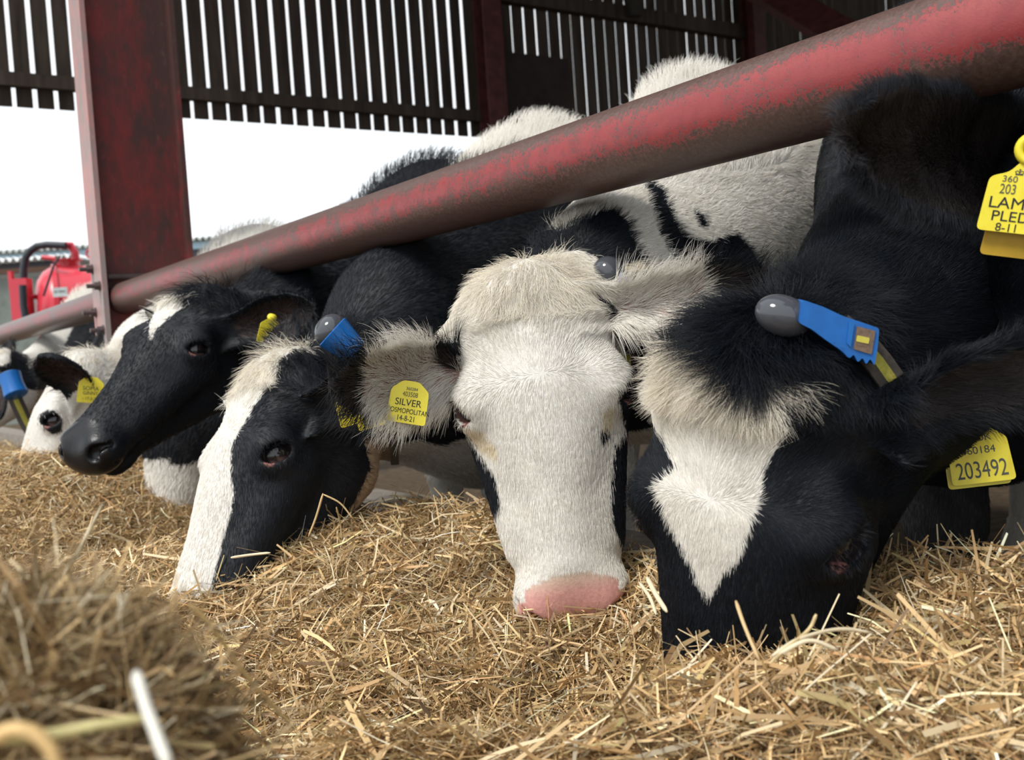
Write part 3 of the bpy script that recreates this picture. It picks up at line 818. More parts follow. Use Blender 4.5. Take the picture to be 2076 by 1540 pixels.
grn = plain('green_grey_cladding', (.16, .18, .165), .7, .3, 0, .25, 3)
shed('farm_shed', 26, -330, 640, 500, 'large shed with pale corrugated roof and light blue fascia across the yard', [('fascia', .19, blu), ('gutter', .30, drk)], dict(roof=asb), wallc=grn, corr=.17, ridge=.0)
shed('farm_shed', 19, -400, 118, 538, 'lower shed with a white corrugated edge and brown eave behind the red tanker', [('gutter', .10, drk), ('fascia', .09, brn)], dict(roof=plain('white_roof_sheet', (.75, .77, .78), .7)), wallc=grn, corr=.14, depth=4)
redt = N('tanker_red', .3, .5); redt.base((.62, .045, .07)); redt = redt.m
hosem = plain('black_hose', (.03, .035, .045), .45)
tz = 11.0; tc = P(92, 640, tz); R_ = .56
axd = nrm(np.array([.90, .43, 0])); tcx = tc+axd*.1
tank = empty('slurry_tanker', (tcx[0]+axd[0]*1.5, tcx[1]+axd[1]*1.5, -.1), 'shiny red slurry tanker with a black hose parked in the yard', 'vehicle'); tb = np.array(tank.location)
pr = [(-.20, .05), (-.19, .25), (-.155, .40), (-.09, .50), (0, .555), (.02, .56), (1.5, .56), (1.6, .4), (1.65, .05)]
mb = MB(); mb.tube([tcx+axd*u for u, _ in pr], [r_ for _, r_ in pr], 48); autosmooth(mb.build('tank', redt, tank, base=tb), 30)
mb = MB(); mb.tube([tcx+axd*0.0, tcx+axd*.05], .585, 48); mb.tube([tcx+axd*1.2, tcx+axd*1.25], .575, 48); autosmooth(mb.build('tank_ring', redt, tank, base=tb))
sidev = nrm(np.cross(axd, UP)); 
top = tcx+axd*.18+UP*.56
mb = MB(); mb.tube([top+UP*-.03, top+UP*.06], .13, 24); mb.tube([top+UP*.06, top+UP*.075], .16, 24); autosmooth(mb.build('hatch', redt, tank, base=tb))
e0 = P(152, 512, tz-.1); e1 = P(143, 497, tz-.1); e2 = P(133, 498, tz-.15)
mb = MB(); mb.tube([e0-UP*.08, e0, e1, e2], [.045, .045, .045, .045], 14); autosmooth(mb.build('elbow', redt, tank, base=tb))
hp = [(133, 498), (118, 497), (95, 496), (75, 499), (62, 508), (52, 522), (48, 545), (48, 572)]
mb = MB(); mb.tube([P(x, y, tz-.2) for x, y in hp], .040, 16); autosmooth(mb.build('hose', hosem, tank, base=tb))
mb = MB(); mb.tube([P(46, 578, tz-.6), P(48, 620, tz-.6), P(55, 660, tz-.6)], .040, 14); autosmooth(mb.build('hose', hosem, tank, base=tb))
q = P(44, 600, tz-.35); mb = MB(); mb.box(q-UP*.05, (1, 0, 0), (0, 1, 0), UP, .095, .07, .24); mb.box(q+UP*.18-np.array([.1, 0, 0]), (1, 0, 0), (0, 1, 0), UP, .02, .03, .1); mb.build('valve_box', redt, tank, base=tb)
mb = MB(); mb.tube([P(58, 602, tz-.35), P(84, 600, tz-.1)], .03, 10); autosmooth(mb.build('pipe', redt, tank, base=tb)); mb = MB(); mb.tube([P(86, 521, tz-.3), P(112, 524, tz-.3)], .025, 10); autosmooth(mb.build('pipe', redt, tank, base=tb))
rr = P(183, 514, tz-.1); th = np.linspace(0, 2*math.pi, 17)
mb = MB(); mb.tube([rr+np.array([math.cos(t), 0, math.sin(t)])*.045 for t in th], .012, 8, False); autosmooth(mb.build('lifting_ring', redt, tank, base=tb))
mb = MB(); mb.tube([P(122, 518, tz-.62), P(108, 540, tz-.66), P(88, 600, tz-.66)], .012, 8); autosmooth(mb.build('cable', hosem, tank, base=tb))
lq = P(122, 592, tz-.66)
mb = MB(); mb.box(lq, (1, 0.1, 0), (0, 1, 0), UP, .075, .004, .05); mb.build('name_plate', plain('pale_label', (.55, .62, .62), .5), tank, base=tb)
for w_, (hx) in ((.0, 1),):
    for k in (0.9,):
        c = tcx+axd*k+sidev*.6; c = np.array([c[0], c[1], .38])
        mb = MB(); mb.tube([c-sidev*.15, c-sidev*.12, c+sidev*.12, c+sidev*.15], [.42, .48, .48, .42], 32); autosmooth(mb.build('wheel', hosem, tank, base=tb))
gm = plain('galvanised', (.45, .46, .45), .4, .5, .6)
# text helper
INK = plain('tag_ink', (.02, .02, .03), .6); INKG = plain('printed_grey', (.09, .09, .085), .6)
def text(s, c, xdir, ydir, size, parent, base, mat=INK, name='lettering', shear=0.0, align='CENTER', width=1.0, bold=0.0):
    cu = bpy.data.curves.new(name, 'FONT'); cu.body = s; cu.size = size; cu.align_x = align; cu.align_y = 'CENTER'; cu.extrude = .00015; cu.offset = bold
    t = bpy.data.objects.new('tmp', cu); COL.objects.link(t)
    me = bpy.data.meshes.new_from_object(t.evaluated_get(bpy.context.evaluated_depsgraph_get()))
    bpy.data.objects.remove(t); bpy.data.curves.remove(cu); me.name = name
    me.materials.clear(); me.materials.append(mat); o = bpy.data.objects.new(name, me); COL.objects.link(o)
    x = nrm(xdir); y = nrm(np.asarray(ydir)-x*(np.asarray(ydir)@x)); z = np.cross(x, y); c = np.asarray(c)-base
    me.transform(Matrix([[x[i]*width, y[i], z[i], c[i]] for i in range(3)]+[[0, 0, 0, 1]]))
    o.parent = parent
    return o
text('HI SPEC', lq+np.array([0, -.006, .005]), (1, .1, 0), UP, .036, tank, tb, INK, 'plate_lettering')
# ------------------------------------------------------------------ hay heap
SP = []
def mound(px, py, Z, amp, rx, ry, ang=0.0):
    p = P(px, py, Z); SP.append((p[0], p[1], amp, rx, ry, ang))
BASEZ = .455
mound(1500, 1300, .93, .035, .28, .10, -.15)      # under the two nearest muzzles
mound(1300, 1450, .80, .020, .22, .12, 0)
mound(870, 1010, 1.78, .085, .42, .16, -.15)        # behind, by the striped face
mound(640, 1080, 1.62, .035, .25, .12, -.1)
mound(110, 900, 2.75, .17, .36, .32, -.6)       # far left
mound(-10, 1330, .46, .262, .080, .12, .45)        # close at the left edge
mound(330, 1540, .44, .06, .07, .07, .2)
mound(450, 1300, 1.15, -.02, .3, .2, 0)
mound(345, 1010, 2.35, -.10, .14, .22, 0)
mound(1200, 1420, .95, -.02, .10, .06, .4)
mound(1850, 1450, .80, .03, .10, .07, -.4)
mound(760, 1400, .85, .02, .12, .06, .5)
mound(600, 1330, 1.05, -.03, .12, .08, .2)
mound(1165, 1262, 1.10, -.145, .13, .11, 0)
mound(1350, 1275, .98, .050, .060, .05, 0)
mound(2030, 1140, 1.10, .135, .36, .15, -.9)
def hz(x, y, rough=True):
    x = np.asarray(x, float); y = np.asarray(y, float)
    z = np.full(x.shape, BASEZ)
    z = z - .10*np.clip((.55-y)/.5, 0, 1)
    for cx, cy, a, rx, ry, an in SP:
        u = (x-cx)*math.cos(an)+(y-cy)*math.sin(an); v = -(x-cx)*math.sin(an)+(y-cy)*math.cos(an)
        z = z+a*np.exp(-.5*((u/rx)**2+(v/ry)**2))
    if rough:
        z = z+.011*np.sin(x*17+1.3*np.sin(y*11))*np.sin(y*15+1.1*np.sin(x*9+1))+.005*np.sin(x*53+y*17)*np.sin(y*47-x*13)
    s = (x-TA[0])*NPEN[0]+(y-TA[1])*NPEN[1]
    z = z-np.clip(s-.02, 0, 1)*.25
    return z
gx = np.linspace(-5.2, 2.4, 420); gy = np.concatenate([np.linspace(.12, 1.6, 220), np.linspace(1.61, 9, 240)])
X, Y = np.meshgrid(gx, gy, indexing='ij'); Zs = hz(X, Y)-.012
V = np.stack([X, Y, Zs], -1).reshape(-1, 3); nx, ny = X.shape
S_ = (V[:, 0]-TA[0])*NPEN[0]+(V[:, 1]-TA[1])*NPEN[1]
idx = np.arange(nx*ny).reshape(nx, ny); F = np.stack([idx[:-1, :-1], idx[1:, :-1], idx[1:, 1:], idx[:-1, 1:]], -1).reshape(-1, 4)
keep = (S_[F] < -.0).all(1) & (S_[F] > -3.2).all(1)
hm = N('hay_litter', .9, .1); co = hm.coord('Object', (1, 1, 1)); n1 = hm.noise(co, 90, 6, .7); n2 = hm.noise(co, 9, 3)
hm.base(hm.mix(hm.math('MULTIPLY', n2, .5), hm.ramp(n1, [(.35, (.03, .018, .009)), (.5, (.10, .062, .030)), (.68, (.24, .155, .075))]), (.11, .070, .034))); hm.bump(n1, .8, .01)  # dark ground under the stalks, shade in the gaps painted in
used = np.unique(F[keep]); remap = -np.ones(len(V), int); remap[used] = np.arange(len(used))
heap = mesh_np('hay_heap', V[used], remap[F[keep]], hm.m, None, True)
tag(heap, 'long bed of loose golden hay and chopped straw spread in front of the cows', 'hay', kind='stuff')
STC = np.array([(.80, .60, .36), (.66, .46, .25), (.42, .27, .13), (.88, .74, .52), (.22, .135, .07), (.74, .54, .29), (.50, .40, .20), (.94, .86, .70), (.56, .34, .17)], np.float32)
def straw_mat():
    m = N('straw', .5, .35); a = m.attr('Col'); m.base(a.outputs['Color'])
    tr = m.n('BsdfTranslucent'); m.l(a.outputs['Color'], tr.inputs[0]); mx = m.n('MixShader'); mx.inputs[0].default_value = .18
    out = [x for x in m.t.nodes if x.type == 'OUTPUT_MATERIAL'][0]
    m.l(m.b.outputs[0], mx.inputs[1]); m.l(tr.outputs[0], mx.inputs[2]); m.l(mx.outputs[0], out.inputs[0]); return m.m
STRAW = straw_mat()
def straws(n, pxlo, pxhi, pylo, pyhi, Lm, Wm, lift, tilt, cw, zr=(0.2, 7), up=0.0, bendk=.25, K=4, dark=1.0, Lmax=.12, tmin=0, at=None):
    """stalks whose density is even as seen from the passage"""
    res = []
    need = n
    while need > 0 and at is None:
        m = int(need*1.6)+1000
        px = rng.uniform(pxlo, pxhi, m); py = rng.uniform(pylo, pyhi, m)
        # march the ray to the heap
        d = (px[:, None]-CXP)/FPX*XC+(py[:, None]-CYP)/FPX*YC+_fw
        t = np.full(m, zr[0]); hit = np.zeros(m, bool)
        for k in range(150):
            p = EYE+t[:, None]*d; below = p[:, 2] < hz(p[:, 0], p[:, 1], False)
            hit |= below; t = np.where(hit, t, t*1.025)
            if (t > zr[1]).all(): break
        ok = hit & (t < zr[1]) & (t > tmin); p = (EYE+t[:, None]*d)[ok]
        s = (p[:, 0]-TA[0])*NPEN[0]+(p[:, 1]-TA[1])*NPEN[1]; p = p[(s < .0) & (s > -3.1)]
        if len(p) == 0: break
        p = p[:need]; res.append(p); need -= len(p)
    p = np.concatenate(res) if at is None else np.stack([at[:, 0], at[:, 1], at[:, 0]*0], 1); n = len(p); p[:, :2] += rng.normal(size=(n, 2))*.012
    e = .004
    z0 = hz(p[:, 0], p[:, 1]); gxn = (hz(p[:, 0]+e, p[:, 1])-z0)/e; gyn = (hz(p[:, 0], p[:, 1]+e)-z0)/e
    nn = nrm(np.stack([-gxn, -gyn, np.ones(n)], 1))
    th = rng.uniform(0, 2*np.pi, n)+vnoise(np.stack([p[:, 0], p[:, 1], np.zeros(n)], 1), .25)[:, 0]*1.2
    T = np.stack([np.cos(th), np.sin(th), np.zeros(n)], 1); T = nrm(T-nn*(T*nn).sum(1, keepdims=True))
    el = rng.normal(size=n)*tilt+up; T = nrm(T*np.cos(el)[:, None]+nn*np.sin(el)[:, None])
    B = nrm(np.cross(nn, T)); tw = rng.normal(size=n)*.9; Nn = np.cross(T, B)
    B2 = B*np.cos(tw)[:, None]+Nn*np.sin(tw)[:, None]
    L = np.clip(np.exp(rng.normal(size=n)*.55)*Lm, .006, Lmax); Wd = np.clip(np.exp(rng.normal(size=n)*.45)*Wm, .0005, .0055)
    c = np.stack([p[:, 0], p[:, 1], z0], 1)+nn*(rng.random(n)[:, None]**1.6*lift)
    bd = nrm(rng.normal(size=(n, 3)))*(rng.normal(size=n)*bendk)[:, None]*L[:, None]
    kink = (rng.random(n) < .25)
    Vs = np.zeros((n, K, 2, 3), np.float32)
    for k in range(K):
        u = k/(K-1)-.5
        off = bd*(4*u*u-1)*.5
        off = off+np.where(kink[:, None], bd*1.2*max(0, u)*1.0, 0)
        q = c+T*(u*L)[:, None]+off
        w = Wd*(1.0 if 0 < k < K-1 else rng.uniform(.5, 1.0, n))
        Vs[:, k, 0] = q-B2*w[:, None]/2; Vs[:, k, 1] = q+B2*w[:, None]/2
    col = STC[rng.choice(len(STC), n, p=cw)]*np.exp(rng.normal(size=(n, 1))*.28)*dark*.80*np.array([1.0, .965, .87])
    col = np.repeat(col[:, None], K*2, 1).reshape(-1, 3)
    base = np.arange(n)[:, None]*K*2; F = np.concatenate([base+np.array([2*k, 2*k+1, 2*k+3, 2*k+2]) for k in range(K-1)], 0)
    return Vs.reshape(-1, 3), F, np.clip(col, 0, 1)
CW = np.array([.2, .17, .13, .13, .08, .12, .05, .06, .06]); CW /= CW.sum()
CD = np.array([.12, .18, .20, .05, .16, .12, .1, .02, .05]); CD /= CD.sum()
def add_straw(name, label, lots, mat=STRAW):
    Vs, Fs, Cs, off = [], [], [], 0
    for v, f, c in lots: Vs.append(v); Fs.append(f+off); Cs.append(c); off += len(v)
    o = mesh_np(name, np.concatenate(Vs), np.concatenate(Fs), mat, heap, False, cols=np.concatenate(Cs))
    o['kind'] = 'stuff'; return o
q_ = .25 if QUICK else 1.0
NEARZ = .62
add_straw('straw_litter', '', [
    straws(int(36000*q_), -60, 2140, 860, 1600, .026, .0020, .010, .18, CD, dark=.70, tmin=NEARZ),  # bottom layer coloured darker, painting in shadow between the straws
    straws(int(78000*q_), -60, 2140, 860, 1600, .040, .0016, .028, .36, CW, tmin=NEARZ),
    straws(int(15000*q_), -60, 2140, 860, 1600, .058, .0026, .038, .34, CW, bendk=.12, Lmax=.16, tmin=NEARZ),
    straws(int(30000*q_), -60, 700, 860, 1120, .038, .0017, .030, .40, CW, tmin=NEARZ),
    straws(int(4200*q_), -60, 2140, 880, 1600, .060, .0019, .030, .30, CW, up=.55, bendk=.1, tmin=NEARZ)])
def spread(n):
    """the rest of the bed, outside what the passage side shows"""
    a = rng.uniform(-1.2, 7.5, n*3); b = -rng.uniform(0, 3.1, n*3)
    p = TA[:2]+TDIR[:2]*a[:, None]+NPEN[:2]*b[:, None]; q = proj(np.stack([p[:, 0], p[:, 1], hz(p[:, 0], p[:, 1], False)], 1))
    out = (q[:, 2] < .1) | (q[:, 0] < -60) | (q[:, 0] > 2140) | (q[:, 1] > 1600)
    return p[out & (p[:, 1] < 6)][:n]
add_straw('outer_litter', '', [straws(int(60000*q_), 0, 0, 0, 0, .050, .0030, .028, .33, CW, at=spread(int(60000*q_)))])
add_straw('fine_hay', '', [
    straws(int(60000*q_), -80, 560, 1020, 1620, .040, .0007, .016, .32, CD, zr=(.15, .72), dark=.62),  # stalks darkened: the left heap's shade is put into their colour
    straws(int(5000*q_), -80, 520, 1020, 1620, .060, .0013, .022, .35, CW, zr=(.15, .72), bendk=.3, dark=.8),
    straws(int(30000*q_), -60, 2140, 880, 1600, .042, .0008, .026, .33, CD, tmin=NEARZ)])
# separate stalks that stand out
def stalk(pts, wdt, colr, label, flat=.45):
    pts = np.array([P(*q) for q in pts]); mb = MB()
    m = len(pts); ts = np.linspace(0, m-1, (m-1)*5+1); i = np.clip(ts.astype(int), 0, m-2); fr = (ts-i)[:, None]
    pm = np.concatenate([[2*pts[0]-pts[1]], pts, [2*pts[-1]-pts[-2]]]); j = i+1
    sp = .5*((2*pm[j])+(-pm[j-1]+pm[j+1])*fr+(2*pm[j-1]-5*pm[j]+4*pm[j+1]-pm[j+2])*fr**2+(-pm[j-1]+3*pm[j]-3*pm[j+1]+pm[j+2])*fr**3)
    r = wdt/2*np.interp(np.linspace(0, 1, len(sp)), [0, .05, .9, 1], [.6, 1, .9, .4])
    mb.tube(sp, r, 8); o = mb.build('straw_stalk', STRAW, None, True)
    a = o.data.attributes.new('Col', 'FLOAT_COLOR', 'POINT'); n = len(o.data.vertices)
    c = np.ones((n, 4), np.float32); c[:, :3] = np.array(colr)*rng.uniform(.85, 1.1, (n, 1)); a.data.foreach_set('color', c.ravel())
    return tag(o, label, 'straw')
PALE, GOLD, OLV = (.84, .72, .50), (.70, .50, .26), (.62, .55, .25)
stalk([(276, 1362, .33), (300, 1440, .32), (345, 1560, .30)], .0045, (.80, .78, .70), 'pale stiff straw standing out of focus near the lower left corner')
stalk([(-30, 1500, .31), (90, 1490, .33), (200, 1470, .34), (302, 1455, .35)], .0042, (.74, .66, .32), 'yellow flat grass stem lying out of focus along the lower left edge')
stalk([(-20, 1500, .27), (30, 1478, .27), (75, 1490, .27), (110, 1530, .27), (125, 1600, .27)], .0046, (.80, .55, .25), 'orange curled straw loop out of focus in the lower left corner')
stalk([(-20, 1315, .42), (60, 1250, .50), (140, 1150, .60), (208, 1022, .70)], .0030, (.70, .60, .42), 'long pale stem leaning up out of the left heap')
stalk([(655, 1000, 1.5), (640, 1050, 1.5), (625, 1088, 1.5)], .0035, GOLD, 'thin straw standing upright before the striped black face')
stalk([(656, 1002, 1.5), (690, 1020, 1.5), (716, 1052, 1.5)], .0028, GOLD, 'thin straw bent down to the right from the upright one')
stalk([(682, 1028, 1.5), (690, 1060, 1.52), (693, 1095, 1.52)], .003, (.55, .4, .2), 'short forked twig of straw between the bent stems')
stalk([(468, 1130, 1.4), (510, 1124, 1.4), (548, 1120, 1.38)], .004, PALE, 'pale straw lying level across the black muzzle')
stalk([(1312, 1170, 1.02), (1330, 1205, .98), (1352, 1240, .95)], .0055, PALE, 'broad pale straw between the pink nose and the black cheek')
stalk([(1296, 1180, 1.02), (1318, 1212, .98), (1330, 1245, .95)], .004, (.78, .68, .48), 'narrower straw beside the broad pale one near the pink nose')
stalk([(1492, 1218, .82), (1510, 1270, .80), (1540, 1340, .78)], .0035, GOLD, 'golden straw rising in front of the black muzzle')
stalk([(1655, 1245, .76), (1640, 1275, .76), (1600, 1310, .74), (1560, 1345, .72)], .0030, (.72, .56, .30), 'straw leaning right in front of the black muzzle')
stalk([(1565, 1330, .74), (1620, 1295, .75), (1700, 1275, .77), (1768, 1282, .78)], .0034, PALE, 'long pale straw arched across the black muzzle')
stalk([(1580, 1325, .73), (1640, 1298, .73), (1700, 1318, .73)], .0038, PALE, 'flat pale straw blade under the arched one')
stalk([(385, 1225, .52), (430, 1270, .52), (500, 1370, .52), (600, 1480, .52)], .0030, (.50, .34, .14), 'long brown bent stem sloping down right from the left heap')
# ------------------------------------------------------------------ the cows
def std_body(c, px, z1=.93, sh=.6, r1=.135, zs=1.12, rs=.235, back=1.0, legs=True, hind=True, neck0=(0, -.115, -.155), rn=.085, topz=1.42, mid=None):
    f = fence(px); out = []
    n0 = to_world(c, neck0); n1 = np.array([f[0], f[1], z1]) if mid is None else np.asarray(mid, float)
    g = np.array([f[0], f[1], 0])
    n2 = g+NPEN*sh+UP*zs
    ff = (UP, 1.28)
    out.append((n0, n1, rn, r1, (UP, 1.25)))
    out.append((n1, n2, r1*1.05, rs, ff))
    n3 = g+NPEN*(sh+.45)+UP*(zs-.10); n4 = g+NPEN*(sh+1.35*back)+UP*(zs-.14)
    out.append((n2, n3, rs, rs*1.08, ff)); out.append((n3, n4, rs*1.08, rs*1.08, ff))
    out.append((n4, n4+NPEN*.35+UP*.02, rs*1.1, rs*.9, ff))
    w0 = g+NPEN*(sh-.10)+UP*(topz-.12)
    out.append((n1+NPEN*.10+UP*(r1*.75), w0, .065, .10, None))
    out.append((g+NPEN*(sh-.08)+UP*(topz-.12), g+NPEN*(sh+1.6)+UP*(topz-.14), .10, .12, None))
    if legs:
        for sd in (-1, 1):
            o = TDIR*sd*.15
            k = g+NPEN*(sh+.05)+o
            out.append((k+UP*.85, k+UP*.48, .12, .058, None)); out.append((k+UP*.48, k+UP*.08, .052, .045, None)); out.append((k+UP*.08, k+UP*.02-NPEN*.03, .055, .06, None))
            if hind:
                h = g+NPEN*(sh+1.6)+o*1.1
                out.append((h+UP*.95, h+UP*.52+NPEN*.10, .17, .06, None)); out.append((h+UP*.52+NPEN*.10, h+UP*.08+NPEN*.02, .05, .042, None)); out.append((h+UP*.08+NPEN*.02, h+UP*.02-NPEN*.02, .05, .058, None))
    return out
ORDER = '1234567'
# 5: white faced cow in the middle
if '5' in ORDER:
    pose = solve_pose(dict(poll=(1075, 515), orbp=(915, 828), orbm=(1276, 798), fore=(1093, 850), nosp=(1088, 1240), nosm=(1256, 1205), tip=(1168, 1240), lip=(1170, 1290, .6), pollp=(955, 590, .5), pollm=(1195, 560, .5)),
                      1.18, (.12, 1, -.30), (-.05, -.30, -1), dw=19, s0=1.08, wide=1.13)
    def body(c):
        return std_body(c, 930, sh=.70, topz=1.41, rs=.25, zs=1.06, r1=.15, mid=P(1265, 650, 1.60))
    W_ = build_cow('cow', 'cow with a long white face and pink nose, feeding in the middle of the row', pose, body,
        [(1, P(688, 782, 1.27), (.05, .2, -1), .120, .45, -.05, -.070, -.11), (-1, P(1570, 585, 1.32), (-.1, -.10, -1), .095, .8, .0, -.125, -.085)],
        (WHT, WHT, WHT, WHT),
        [('b', [(1100, 460), (1130, 470), (1170, 455), (1215, 430), (1245, 425), (1275, 450), (1290, 500), (1325, 560), (1345, 620), (1300, 640), (1230, 640), (1150, 700), (1000, 700), (1000, 460)], BLK),
         ('b', [(1305, 360), (1345, 385), (1365, 440), (1385, 480), (1440, 490), (1490, 470), (1520, 500), (1545, 545), (1600, 560), (1560, 800), (1330, 800), (1290, 650), (1345, 620), (1390, 600), (1385, 545), (1350, 500), (1325, 440)], BLK),
         ('b', [(1405, 425), (1430, 440), (1432, 462), (1415, 458)], BLK),
         ('b', [(1255, 540), (1300, 525), (1310, 545), (1265, 560)], CRM),
         ('b', [(1250, 570), (1275, 580), (1320, 610), (1300, 618), (1255, 600)], CRM),
         ('b', [(1325, 512), (1375, 525), (1385, 560), (1400, 590), (1370, 590), (1350, 560)], WHT),
         ('h', [(1200, 590), (1235, 610), (1262, 660), (1290, 700), (1400, 700), (1400, 1250), (1262, 1110), (1240, 1050), (1240, 960), (1246, 905), (1270, 880), (1262, 840), (1252, 800), (1283, 765), (1270, 720), (1240, 660)], BLK),
         ('h', [(900, 740), (925, 850), (960, 905), (1000, 960), (1015, 1020), (1000, 1050), (900, 1040), (840, 760)], BLK),
         ('e+', [(660, 900), (660, 580), (770, 580), (800, 690), (745, 720), (740, 780), (735, 800), (760, 830), (790, 900)], BLK),
         ('e+', [(870, 560), (960, 560), (945, 720), (925, 755), (898, 740), (880, 710)], BLK),
         ('e-', [(1425, 560), (1440, 600), (1500, 650), (1640, 700), (1640, 500), (1430, 520)], BLK),
         ('h', [(940, 868), (975, 874), (1010, 912), (1005, 930), (965, 905)], CRM), ('h', [(1220, 830), (1250, 820), (1240, 870), (1222, 885)], CRM),
         ('all', [(1215, 880), (1232, 868), (1238, 885), (1222, 900)], BLK)],
        nhair=170000, poll_len=.019, ear_hair=1.0)
# 6: black cow at the right with a white blaze
if '6' in ORDER:
    pose = solve_pose(dict(poll=(1500, 665), orbp=(1282, 1000, 2), eyem=(1712, 1105, 1.5), fore=(1430, 1055), earm=(1790, 830, .7), nose=(1455, 1260, .7)),
                      .88, (.03, 1, .32), (-.6, .25, -.75), wide=1.13, s0=1.06, dw=4)
    def body(c):
        return std_body(c, 1480, sh=.66, topz=1.36, rs=.25, zs=1.05, r1=.165, rn=.09, mid=P(1930, 650, 1.27))
    K_ = build_cow('cow', 'black cow with curly white forehead and tapering blaze, eating hay beside the white face', pose, body,
        [(-1, P(2210, 708, .93), (-.1, .45, -1), .080, .8, .04, -.132, -.095), (1, P(1430, 690, 1.22), (0, .4, -1), .09, .8, 0)],
        (BLK, BLK, BLK, GRY),
        [('h', [(1350, 690), (1400, 685), (1450, 720), (1475, 770), (1530, 790), (1590, 760), (1620, 770), (1570, 800), (1560, 850), (1520, 880), (1590, 875), (1570, 915), (1545, 960), (1540, 1010), (1520, 1060), (1500, 1130), (1460, 1170), (1440, 1210), (1420, 1190), (1390, 1120), (1345, 1040), (1325, 985), (1370, 950), (1345, 900), (1325, 880), (1300, 830), (1295, 800), (1320, 770)], WHT),
         ('h', [(1490, 875), (1520, 850), (1530, 872), (1500, 895)], BLK),
         ('b', [(1840, 980), (1880, 1000), (1880, 1060), (1850, 1050)], GRY)],
        nhair=190000, poll_len=.045)
# 2: black cow with white blaze down its face, left of the middle
if '2' in ORDER:
    pose = solve_pose(dict(poll=(525, 695), eyem=(548, 938), fore=(440, 900, 1), nose=(415, 1090, .8), earm=(668, 770), jawm=(770, 985, .9), pollm=(600, 730, .6)),
                      1.64, (-.1, 1, -.1), (-1, -.1, -.45))
    def body(c):
        o = std_body(c, 665, sh=.62, topz=1.355, r1=.15, mid=P(830, 700, 2.0))
        o.append((P(810, 800, 1.98), P(970, 850, 2.25), .13, .16, None)); return o
    C2 = build_cow('cow', 'black cow with a broad white stripe down its face and a blue collar box', pose, body,
        [(-1, P(745, 800, 1.62), (.3, .3, -1), .10, .9, 0), (1, P(590, 650, 1.98), (-.3, 0, -1), .09, .9, 0)],
        (BLK, BLK, BLK, WHT),
        [('hb', [(440, 660), (520, 640), (590, 670), (640, 715), (600, 705), (565, 730), (560, 770), (530, 800), (510, 830), (495, 860), (470, 900), (468, 960), (475, 1000), (465, 1050), (450, 1100), (440, 1140), (430, 1180), (425, 1260), (300, 1260), (300, 660)], WHT),
         ('hb', [(738, 890), (800, 890), (810, 960), (785, 1050), (735, 1095), (695, 1060), (728, 1000), (752, 950)], TAN),
         ('b', [(870, 345), (930, 290), (960, 300), (1000, 200), (1200, 200), (1200, 345), (1120, 300), (1000, 340), (900, 360)], WHT),
         ('b', [(800, 900), (850, 890), (900, 905), (960, 880), (1020, 900), (1020, 1010), (800, 1030)], WHT)],
        nhair=110000, poll_len=.032)
# 3: black cow with raised head
if '3' in ORDER:
    pose = solve_pose(dict(poll=(400, 560), eyem=(368, 718), orbp=(285, 680), nosm=(190, 922), tip=(172, 905), chin=(225, 965, .7), earm=(500, 640), mouthm=(290, 935, .6), jawm=(450, 900, .5)),
                      2.15, (-.5, 1, -.2), (-1, -.4, -.4))
    def body(c):
        o = std_body(c, 500, sh=.62, topz=1.38, mid=P(590, 690, 2.45))
        a = P(370, 880, 2.66)
        o.append((P(400, 860, 2.66), P(345, 1075, 2.6), .13, .075, None)); o.append((P(600, 800, 2.7), P(400, 860, 2.66), .17, .14, None))
        return o
    C3 = build_cow('cow', 'black cow holding its head up above the hay beside the steel post', pose, body,
        [(-1, P(638, 622, 2.10), (.05, .15, -1), .115, .6, 0), (1, P(440, 590, 2.45), (-.5, 0, -.5), .09, .9, 0)],
        (BLK, BLK, BLK, WHT),
        [('h', [(330, 575), (345, 590), (372, 600), (368, 625), (340, 645), (318, 665), (305, 690), (302, 660), (318, 615)], WHT),
         ('b', [(280, 930), (345, 930), (345, 980), (360, 1040), (375, 1050), (395, 1020), (420, 1030), (420, 1100), (270, 1100)], WHT)],
        nhair=80000, poll_len=.062)
# 4: white cow behind
if '4' in ORDER:
    pose = solve_pose(dict(poll=(160, 715), eyem=(102, 852, 3), orbp=(68, 830), fore=(66, 838, .6), earm=(245, 765), nose=(92, 960)),
                      2.75, (-.05, 1, .1), (-.85, .0, .55))
    def body(c):
        return std_body(c, 230, sh=.60, topz=1.40, mid=P(320, 745, 3.2))
    C4 = build_cow('cow', 'white cow with a black patch round its eye, behind the raised black head', pose, body,
        [(-1, P(82, 722, 2.55), (-.1, .5, -1), .13, .8, 0), (1, P(200, 680, 3.2), (-.5, -.2, -.5), .10, .9, 0)],
        (WHT, BLK, WHT),
        [('h', [(80, 840), (95, 830), (110, 832), (128, 850), (125, 875), (108, 880), (90, 870), (80, 855)], BLK),
         ('h', [(85, 705), (150, 725), (230, 740), (260, 735), (260, 790), (170, 760), (100, 740)], WHT),
         ('hb', [(250, 735), (300, 730), (300, 760), (255, 760)], BLK)],
        nhair=34000, poll_len=.03)
